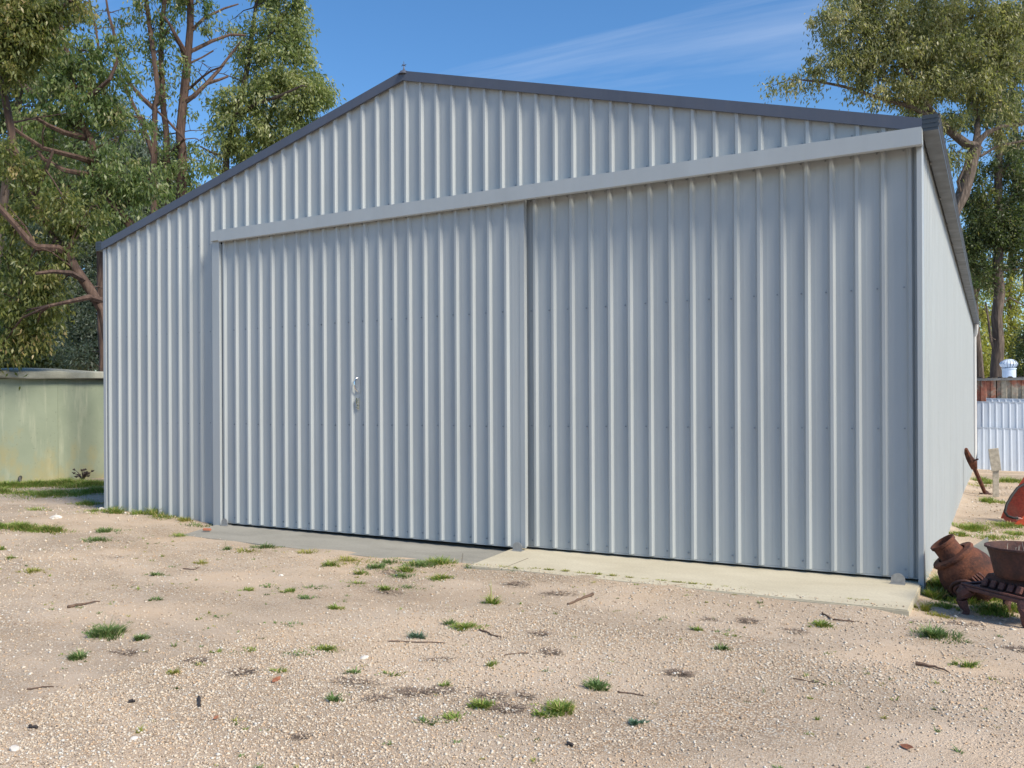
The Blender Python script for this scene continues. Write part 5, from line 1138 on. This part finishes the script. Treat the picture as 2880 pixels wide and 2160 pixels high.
# ------------------------------------------------------------------ trees
def leaf_arrays(K, size, dens_k, seed, droop=0.8):
    r = np.random.default_rng(seed)
    C, S, T = [], [], []
    subs = []
    for (cx, cy, cz, rx, rz, den) in K:
        area = math.pi * rx * rz
        ns = max(3, int(area * den * 9.5 * dens_k))
        u = r.normal(size=(ns, 3)); u /= np.linalg.norm(u, axis=1)[:, None]
        rad = r.uniform(0.15, 1.08, ns) ** 0.45
        c = np.array([cx, cy, cz]) + u * rad[:, None] * np.array([rx, (rx + rz) * 0.5, rz])
        subs.append((np.array([cx, cy, cz]), c))
        nl = r.integers(30, 95, ns)
        cc = np.repeat(c, nl, 0)
        sg = np.repeat(r.uniform(0.07, 0.19, ns), nl) * (size / 0.13)
        off = r.normal(size=cc.shape) * sg[:, None]
        off[:, 2] = off[:, 2] * 0.75 - np.abs(r.normal(size=len(cc))) * sg * 0.9
        C.append(cc + off)
        S.append(cc - np.array([cx, cy, cz]))
        T.append(np.repeat(np.clip(r.normal(0.5, 0.27, ns), 0, 1), nl))
    C = np.concatenate(C); S = np.concatenate(S)
    n = len(C)
    S /= (np.linalg.norm(S, axis=1)[:, None] + 1e-6)
    d = r.normal(size=(n, 3)) * 0.55 + S * 0.25 + np.array([0, 0, -droop])
    d /= np.linalg.norm(d, axis=1)[:, None]
    w = np.cross(d, r.normal(size=(n, 3))); w /= np.linalg.norm(w, axis=1)[:, None]
    ln = (size * r.uniform(0.65, 1.25, n))[:, None]
    wd = ln * r.uniform(0.13, 0.20, n)[:, None]
    nrm = np.cross(d, w)
    bend = nrm * ln * r.uniform(-0.12, 0.12, n)[:, None]
    V = np.stack([C, C + d * ln * 0.42 + w * wd + bend, C + d * ln, C + d * ln * 0.42 - w * wd + bend], 1).reshape(-1, 3)
    F = np.arange(4 * n).reshape(-1, 4)
    return V, F, subs, np.concatenate(T)
def make_tree(name, key, label, leaf, barkm, size, dens_k, seed, droop=0.8, group=None, cat='tree'):
    L, K = TREES[key]
    b0 = Vector(L[0][0][0])
    root = tag(empty(name, b0), label, cat, group)
    V, F, subs, TW = leaf_arrays(K, size, dens_k, seed, droop)
    random.seed(seed)
    mb = MB()
    nodes = []
    for pts, r0, r1 in L:
        p = [Vector(q) for q in pts]
        # subdivide with a little wander
        fine = []
        for a_, b_ in zip(p, p[1:]):
            st = max(1, int((b_ - a_).length / 0.55))
            for s_ in range(st):
                fine.append(a_.lerp(b_, s_ / st) + (Vector((random.uniform(-1, 1), random.uniform(-1, 1), random.uniform(-1, 1))) * 0.02 if fine else Vector()))
        fine.append(p[-1])
        m_ = len(fine)
        rad = [r0 + (r1 - r0) * (q / max(1, m_ - 1)) ** 0.8 for q in range(m_)]
        mb.tube([q - b0 for q in fine], rad, 9 if r0 > 0.1 else 6, jit=0.10)
        nodes += fine
        # fine bare side branches
        for q in range(2, m_ - 1):
            if random.random() < 0.55:
                a_ = fine[q]; ln = random.uniform(0.35, 1.1) * (1.0 if r0 < 0.15 else 1.3)
                dv = Vector((random.gauss(0, 1), random.gauss(0, 1), random.uniform(0.1, 1.1))).normalized() * ln
                kn = a_ + dv * 0.5 + Vector((random.uniform(-.06, .06), random.uniform(-.06, .06), random.uniform(-.05, .1)))
                tp = a_ + dv + Vector((random.uniform(-.1, .1), random.uniform(-.1, .1), random.uniform(-.12, .12)))
                rb = min(0.022, rad[q] * 0.4)
                mb.tube([a_ - b0, kn - b0, tp - b0], [rb, rb * 0.6, 0.004], 5, caps=False)
                sd = kn + Vector((random.gauss(0, .25), random.gauss(0, .25), random.uniform(-.1, .3)))
                mb.tube([kn - b0, sd - b0], [rb * 0.5, 0.003], 4, caps=False)
    NA = np.array([tuple(q) for q in nodes])
    for c, ss in subs:
        j = int(np.argmin(((NA - c) ** 2).sum(1)))
        a_ = Vector(NA[j]); c_ = Vector(c)
        ln = (c_ - a_).length
        if ln > 0.15:
            mid = a_.lerp(c_, 0.5) + Vector((random.uniform(-.08, .08), random.uniform(-.08, .08), 0.10 * ln))
            mb.tube([a_ - b0, mid - b0, c_ - b0], [0.012 + 0.012 * ln, 0.010 + .006 * ln, 0.009], 5)
        step = max(1, len(ss) // 9)
        for s_ in ss[::step]:
            s_ = Vector(s_)
            mid = c_.lerp(s_, 0.5) + Vector((random.uniform(-.05, .05), random.uniform(-.05, .05), random.uniform(0, .08)))
            mb.tube([c_ - b0, mid - b0, s_ - b0], [0.010, 0.007, 0.004], 4, caps=False)
    mb.build('trunk', barkm, root)
    me = np_mesh('crown', V - np.array(tuple(b0)), F)
    at = me.attributes.new('twig', 'FLOAT', 'FACE'); at.data.foreach_set('value', TW.astype(np.float32))
    link('crown', me, M_LEAF[leaf], root)
    return root
GL = 'trees left of the shed'; GR = 'trees behind the shed on the right'
make_tree('gum_tree', 'stems', 'tall thin-leaved tree of several reddish upright stems above the low roof end', 'mid', M_BARK_RED, 0.135, 2.1, 11, 0.9, GL)
make_tree('gum_tree', 'dense', 'dense light green tree whose rounded crown meets the sloping roof edge', 'light', M_BARK_DARK, 0.14, 2.3, 12, 0.8, GL)
make_tree('gum_tree', 'leaning', 'tree with leaning red-brown forked trunk rising from the roof corner', 'mid', M_BARK_RED, 0.125, 2.7, 13, 1.0, GL)
make_tree('gum_tree', 'left', 'nearest olive tree at the left edge, overhanging the tank', 'warm', M_BARK_RED, 0.105, 3.6, 14, 1.0, GL)
make_tree('wattle_tree', 'greygreen', 'grey-green bushy tree behind the leaning trunk beside the shed corner', 'grey', M_BARK_DARK, 0.15, 2.4, 15, 0.3, GL)
make_tree('wattle_tree', 'dark', 'dark tree mass behind the water tank lid', 'dark', M_BARK_DARK, 0.20, 2.0, 16, 0.4, GL)
make_tree('gum_tree', 'far', 'distant grey-green tree seen between the trunks above the roof slope', 'grey', M_BARK_GREY, 0.19, 2.1, 17, 0.7, GL)
make_tree('gum_tree', 'bigcrown', 'big pale olive tree with a thick forked trunk crowning the right gutter', 'pale', M_BARK_GREY, 0.145, 2.5, 21, 0.9, GR)
make_tree('gum_tree', 'straight', 'dark-leaved tree with a single straight trunk near the right edge', 'dark', M_BARK_GREY, 0.155, 2.3, 22, 0.5, GR)
make_tree('gum_tree', 'trunkbehind', 'slim brown trunk beside the rear end of the gutter', 'mid', M_BARK_GREY, 0.18, 1.1, 23, 0.6, GR)
make_tree('gum_tree', 'sunlit', 'sunlit yellow-green tree far behind the white vent', 'sunny', M_BARK_GREY, 0.24, 0.75, 24, 0.6, GR)
make_tree('gum_tree', 'sunlitb', 'sunlit yellow-green tree just past the gutter end', 'sunny', M_BARK_GREY, 0.24, 0.8, 25, 0.6, GR)
make_tree('gum_tree', 'rightback', 'dark dense tree filling the upper right corner behind the pale crown', 'dark', M_BARK_DARK, 0.19, 1.9, 27, 0.7, GR)
make_tree('bush', 'darkbush', 'dark round bush right of the white vent at the frame edge', 'dark', M_BARK_DARK, 0.20, 1.2, 26, 0.3, None, 'bush')

make_tree('gum_tree', 'backrow', 'long dark olive tree line behind all the trunks at left', 'dark', M_BARK_DARK, 0.22, 1.7, 18, 0.6, GL)
make_tree('gum_tree', 'upperleft', 'dark tree filling the upper left corner behind the nearest tree', 'dark', M_BARK_DARK, 0.165, 2.2, 19, 0.8, GL)

# far-off wood closing the horizon, one mass
fr = np.random.default_rng(41); KK = []
for q in range(150):
    an = fr.uniform(0, 6.283); ds = fr.uniform(62, 95)
    hh = fr.uniform(2.2, 4.2)
    KK.append((10 + ds * math.cos(an), -7 + ds * math.sin(an), hh * 0.75, hh * 1.1, hh, 0.055))
V, F, _s, TW = leaf_arrays(KK, 0.75, 1.0, 42, 0.3)
me = np_mesh('far_wood', V, F)
at = me.attributes.new('twig', 'FLOAT', 'FACE'); at.data.foreach_set('value', TW.astype(np.float32))
tag(link('far_wood', me, M_LEAF['dark']), 'dark far-off wood along the horizon', 'wood', kind='stuff')

# ------------------------------------------------------------------ grass, weeds, litter
def blades(cx, cy, n, rad, h, r, lean=0.6, width=0.006, ry=None, flat=0.0):
    """n curved blades over an ellipse: returns verts, quads"""
    ry = rad if ry is None else ry
    nc = max(3, n // 12)
    ca = r.uniform(0, 6.283, nc); cq = np.clip(np.abs(r.normal(0, 0.62, nc)), 0, 1.5)
    which = r.integers(0, nc, n)
    sp = r.uniform(0.07, 0.26, nc)[which]
    ex = cq[which] * np.cos(ca[which]) + r.normal(0, 1, n) * sp
    ey = cq[which] * np.sin(ca[which]) + r.normal(0, 1, n) * sp
    x = cx + rad * ex; y = cy + ry * ey
    a = np.arctan2(ey, ex); q = np.clip(np.hypot(ex, ey), 0, 1.3)
    z = ground_z(x, y) - 0.004
    hh = h * r.uniform(0.45, 1.1, n) * (1 - 0.5 * q) * r.uniform(0.6, 1.3, nc)[which]
    da = a + r.normal(0, 0.9, n)
    le = lean * hh * r.uniform(0.3, 1.5, n)
    dx, dy = np.cos(da) * le, np.sin(da) * le
    wa = da + 1.5708 + r.normal(0, 0.5, n)
    w = width * r.uniform(0.6, 1.4, n)
    wx, wy = np.cos(wa) * w / 2, np.sin(wa) * w / 2
    hz = hh * (1 - flat)
    b = np.stack([x, y, z], 1); o = np.zeros(n)
    W = np.stack([wx, wy, o], 1)
    m = b + np.stack([dx * 0.35, dy * 0.35, hz * 0.62], 1)
    t = b + np.stack([dx, dy, hz], 1)
    V = np.stack([b - W, b + W, m + W * 0.8, m - W * 0.8, t + W * 0.12, t - W * 0.12], 1).reshape(-1, 3)
    i = np.arange(n)[:, None] * 6
    F = np.concatenate([i + np.array([[0, 1, 2, 3]]), i + np.array([[3, 2, 4, 5]])], 0)
    return V, F
def join(parts):
    vs, fs, n = [], [], 0
    for v, f in parts:
        vs.append(v); fs.append(f + n); n += len(v)
    return np.concatenate(vs), np.concatenate(fs)
gr_ = np.random.default_rng(91)
def tuft(name, label, p, n, rad, h, mat, lean=0.6, width=0.006, ry=None, flat=0.0, stalks=0, group='grass tufts on the gravel', cat='grass tuft'):
    V, F = blades(p[0], p[1], n, rad, h, gr_, lean, width, ry, flat)
    if stalks:
        v2, f2 = blades(p[0], p[1], stalks, rad * 0.5, h * 3.6, gr_, 0.5, 0.0035)
        V, F = join([(V, F), (v2, f2)])
    z0 = gz(p[0], p[1])
    o = link(name, np_mesh(name, V - np.array([p[0], p[1], z0]), F), mat)
    o.location = (p[0], p[1], z0)
    return tag(o, label, cat, group)
MATS = {'g': M_GRASS, 'd': M_GRASSD, 'y': M_GRASSY, 'b': M_BLUEWEED}
for (x_, y_, rx_, ry_, h_, n_, m_, st_, lab) in TUFTS:
    tuft('grass_tuft', lab, (x_, y_), n_, rx_, h_, MATS[m_], 1.25, 0.0065, ry_, 0.0, st_)
# unlabelled small weeds, grass strips and dry litter: masses nobody could count
parts = {k: [] for k in 'gdyb'}
for (x_, y_, rx_, ry_, h_, n_, m_) in WEEDS:
    parts[m_].append(blades(x_, y_, int(n_ * 1.5), rx_, h_ * 0.85, gr_, 1.2, 0.0065, ry_))
for q in range(520):
    x_ = gr_.uniform(1.0, 10.5); y_ = gr_.uniform(-5.0, -0.95)
    if gr_.uniform() > 0.25 + 0.75 * (math.sin(x_ * 1.3 + 1) * math.sin(y_ * 1.7 + .6) > 0.1): continue
    parts['gdyd'[int(gr_.integers(0, 4))]].append(blades(x_, y_, int(gr_.integers(8, 30)), gr_.uniform(.012, .045), gr_.uniform(.012, .03), gr_, 1.0, 0.005))
lab = {'g': 'small bright green weeds scattered over the gravel', 'd': 'small dark weeds scattered over the gravel', 'y': 'yellowish grass bits scattered over the gravel', 'b': 'bluish weeds scattered over the gravel'}
for k, pl in parts.items():
    if pl:
        V, F = join(pl)
        tag(link('weeds', np_mesh('weeds', V, F), MATS[k]), lab[k], 'weeds', kind='stuff')
# grass strips
def grass_strip(label, areas, mat, seed):
    r = np.random.default_rng(seed); pl = []
    for (x_, y_, rx_, ry_, h_, n_) in areas: pl.append(blades(x_, y_, n_, rx_, h_, r, 0.8, 0.007, ry_))
    V, F = join(pl)
    return tag(link('grass', np_mesh('grass', V, F), mat), label, 'grass', kind='stuff')
grass_strip('green grass growing along the foot of the water tank', GRASS_TANK, M_GRASS, 1)
grass_strip('grass growing under and around the old stove', GRASS_STOVE, M_GRASS, 2)
grass_strip('grass along the side of the shed', GRASS_SIDE, M_GRASS, 3)
grass_strip('dry yellow grass by the slab corner', GRASS_DRY, M_GRASSY, 4)
# dry litter: flat brown bits
r_ = np.random.default_rng(5); pl = []
for (x_, y_, rx_, ry_, n_) in LITTER:
    pl.append(blades(x_, y_, int(n_ * 3.2), rx_ * 1.15, 0.05, r_, 1.2, 0.005, ry_ * 1.1, 0.75))
for q in range(900):
    x_ = r_.uniform(0.0, 10.8); y_ = r_.uniform(-5.4, -1.0)
    pl.append(blades(x_, y_, int(r_.integers(1, 5)), 0.03, r_.uniform(.02, .05), r_, 1.3, 0.0045, None, 0.85))
V, F = join(pl)
tag(link('dry_litter', np_mesh('dry_litter', V, F), M_DRY), 'grey-brown dead weed litter lying on the gravel', 'litter', kind='stuff')

# loose stones
def stones(n, sampler, smin, smax, seed, label):
    r = np.random.default_rng(seed)
    x, y = sampler(r, n)
    # thin them out in the sandy tracks
    keep = (np.sin(x * 0.9 + y * 0.5 + 1.0) * np.sin(y * 1.3 - x * 0.35 + .4) + r.normal(0, 0.55, len(x))) > -0.35
    keep &= ~((x > 1.95) & (x < 9.56) & (y > -1.0))
    x, y = x[keep], y[keep]; n = len(x)
    s = smin + (smax - smin) * r.uniform(0, 1, n) ** 3.2
    base = np.array([[1, 0, 0], [0, 1, 0], [-1, 0, 0], [0, -1, 0], [0, 0, 1], [0, 0, -1]], float)
    P = base[None] * (s[:, None, None] * np.array([1.0, 0.8, 0.55])) * r.uniform(0.65, 1.3, (n, 6, 1))
    P += r.normal(0, 0.16, (n, 6, 3)) * s[:, None, None]
    a = r.uniform(0, 6.283, n); c, sn = np.cos(a), np.sin(a)
    X = P[..., 0] * c[:, None] - P[..., 1] * sn[:, None]; Y = P[..., 0] * sn[:, None] + P[..., 1] * c[:, None]
    Z = P[..., 2]
    V = np.stack([X + x[:, None], Y + y[:, None], Z + (ground_z(x, y) + s * 0.22)[:, None]], -1).reshape(-1, 3)
    f = np.array([[0, 1, 4], [1, 2, 4], [2, 3, 4], [3, 0, 4], [1, 0, 5], [2, 1, 5], [3, 2, 5], [0, 3, 5]])
    F = (np.arange(n)[:, None, None] * 6 + f[None]).reshape(-1, 3)
    return tag(link('loose_stones', np_mesh('loose_stones', V, F), M_STONE), label, 'gravel', kind='stuff')
stones(150000, lambda r, n: (r.uniform(6.0, 10.8, n), -5.6 + 3.4 * r.uniform(0, 1, n) ** 1.3), 0.003, 0.0100, 61, 'loose pale gravel stones in the foreground')
stones(60000, lambda r, n: (r.uniform(0.0, 10.8, n), r.uniform(-5.0, -0.9, n)), 0.0038, 0.0125, 62, 'loose pale gravel stones in the middle of the yard')
stones(9000, lambda r, n: (r.uniform(-4.5, 2.3, n), r.uniform(-3.5, 2.0, n)), 0.007, 0.024, 63, 'loose stones on the ground at the left of the shed')
stones(5000, lambda r, n: (r.uniform(9.65, 11.5, n), r.uniform(-1.2, 14.0, n)), 0.007, 0.024, 64, 'loose stones on the ground at the right of the shed')

# a little gravel kicked up onto the slab edges
def kicked(seed):
    r = np.random.default_rng(seed); n = 900
    x = r.uniform(2.2, 9.5, n); y = -0.98 + np.abs(r.normal(0, 0.07, n)) + np.where(x < 5.9, 0.16 - 0.03 * (x - 2.2), 0.0)
    zt = np.where(x < 5.95, -0.02 - 0.004 * (x - 2.2), 0.0)
    s = 0.003 + 0.007 * r.uniform(0, 1, n) ** 2
    base = np.array([[1, 0, 0], [0, 1, 0], [-1, 0, 0], [0, -1, 0], [0, 0, 1], [0, 0, -1]], float)
    P = base[None] * (s[:, None, None] * np.array([1.0, 0.8, 0.6])) * r.uniform(0.65, 1.3, (n, 6, 1))
    V = (P + np.stack([x, y, zt + s * 0.4], 1)[:, None, :]).reshape(-1, 3)
    f = np.array([[0, 1, 4], [1, 2, 4], [2, 3, 4], [3, 0, 4], [1, 0, 5], [2, 1, 5], [3, 2, 5], [0, 3, 5]])
    F = (np.arange(n)[:, None, None] * 6 + f[None]).reshape(-1, 3)
    tag(link('loose_stones', np_mesh('loose_stones', V, F), M_STONE), 'grit kicked onto the edges of the concrete slabs', 'gravel', kind='stuff')
kicked(77)

# single bigger stones, sticks, chips
def stone(label, p, sx, sy, sz, mat, name='stone', cat='stone', group=None):
    bm = bmesh.new(); bmesh.ops.create_icosphere(bm, subdivisions=2, radius=1.0)
    for v in bm.verts:
        v.co = Vector((v.co.x * sx, v.co.y * sy, v.co.z * sz)) * random.uniform(0.82, 1.1)
        v.co.z = max(v.co.z, -sz * 0.5)
    me = bpy.data.meshes.new(name); bm.to_mesh(me); bm.free()
    o = link(name, me, mat); o.location = (p[0], p[1], gz(p[0], p[1]) + sz * 0.25); o.rotation_euler = (0, 0, random.uniform(0, 3))
    return tag(o, label, cat, group)
for (lab, x_, y_, sx, sy, sz) in STONES: stone(lab, (x_, y_), sx, sy, sz, M_QUARTZ, group='larger pale stones')
def stick(label, pts, r0, r1, mat=M_STICK, name='stick', cat='stick', group='sticks on the gravel'):
    P0 = Vector((pts[0][0], pts[0][1], gz(*pts[0][:2])))
    fine = []
    for a_, b_ in zip(pts, pts[1:]):
        for s_ in range(4):
            x_ = a_[0] + (b_[0] - a_[0]) * s_ / 4; y_ = a_[1] + (b_[1] - a_[1]) * s_ / 4
            fine.append(Vector((x_ + random.uniform(-.006, .006), y_ + random.uniform(-.006, .006), gz(x_, y_) + r0 * 0.8 + random.uniform(0, .004))))
    fine.append(Vector((pts[-1][0], pts[-1][1], gz(*pts[-1][:2]) + r1)))
    n = len(fine); rad = [r0 + (r1 - r0) * q / (n - 1) for q in range(n)]
    mb = MB(); mb.tube([p - P0 for p in fine], rad, 6, jit=.2)
    o = mb.build(name, mat); o.location = P0
    return tag(o, label, cat, group)
for (lab, pts, r0, r1) in STICKS: stick(lab, pts, r0, r1)
for (lab, x_, y_, an, ln, kind) in CHIPS:
    d = Vector((math.cos(an), math.sin(an), 0)) * ln / 2
    if kind == 'leaf':
        P0 = Vector((x_, y_, gz(x_, y_) + 0.006)); nn = Vector((-d.y, d.x, 0)).normalized() * ln * 0.2
        vs = [-d, -d * 0.3 + nn + Vector((0, 0, .008)), d * 0.4 + nn * .8 + Vector((0, 0, .01)), d + Vector((0, 0, .012)), d * .4 - nn * .8, -d * .3 - nn]
        mb = MB().add([tuple(p) for p in vs], [(0, 1, 5), (1, 2, 4, 5), (2, 3, 4)])
        o = mb.build('dry_leaf', M_DRYLEAF); o.location = P0
        sm = o.modifiers.new('thick', 'SOLIDIFY'); sm.thickness = 0.001
        tag(o, lab, 'leaf', 'fallen leaves on the gravel')
    elif kind == 'chip':
        stick(lab, [(x_ - d.x, y_ - d.y), (x_ + d.x, y_ + d.y)], 0.008, 0.006, M_CHAR, 'bark_chip', 'bark chip', 'dark bark chips on the gravel')
bx, by_ = V_BRICK
mb = MB(); mb.box(-0.045, 0.045, -0.02, 0.02, 0.0, 0.026); o = mb.build('brick_piece', M_BRICK, None, bevel=0.006)
o.location = (bx, by_, 0.002); o.rotation_euler = (0, 0, R(20)); tag(o, 'small broken piece of red brick at the left tip of the concrete ramp', 'brick')
# dead weed at the foot of the tank
root = tag(empty('dead_weed', (V_WEED[0], V_WEED[1], gz(V_WEED[0], V_WEED[1]))), 'dark dead weed against the foot of the water tank', 'weed')
mb = MB()
for q in range(16):
    a_ = random.uniform(0, 6.28); l_ = random.uniform(.10, .26)
    tip = Vector((math.cos(a_) * l_ * .9, math.sin(a_) * l_ * .5, random.uniform(.06, .20)))
    mb.tube([(0, 0, 0), tip * 0.5 + Vector((0, 0, .04)), tip], [0.010, 0.008, 0.004], 5)
    for j in range(7):
        b_ = tip + Vector((random.gauss(0, .006), random.gauss(0, .006), random.gauss(0, .006)))
        mb.tube([b_, b_ + Vector((random.gauss(0, .02), random.gauss(0, .02), random.uniform(0, .03)))], [0.012, 0.006], 4)
mb.build('stems', simple('dead_weed', (0.06, 0.045, 0.04), 0.9), root)['kind'] = 'stuff'
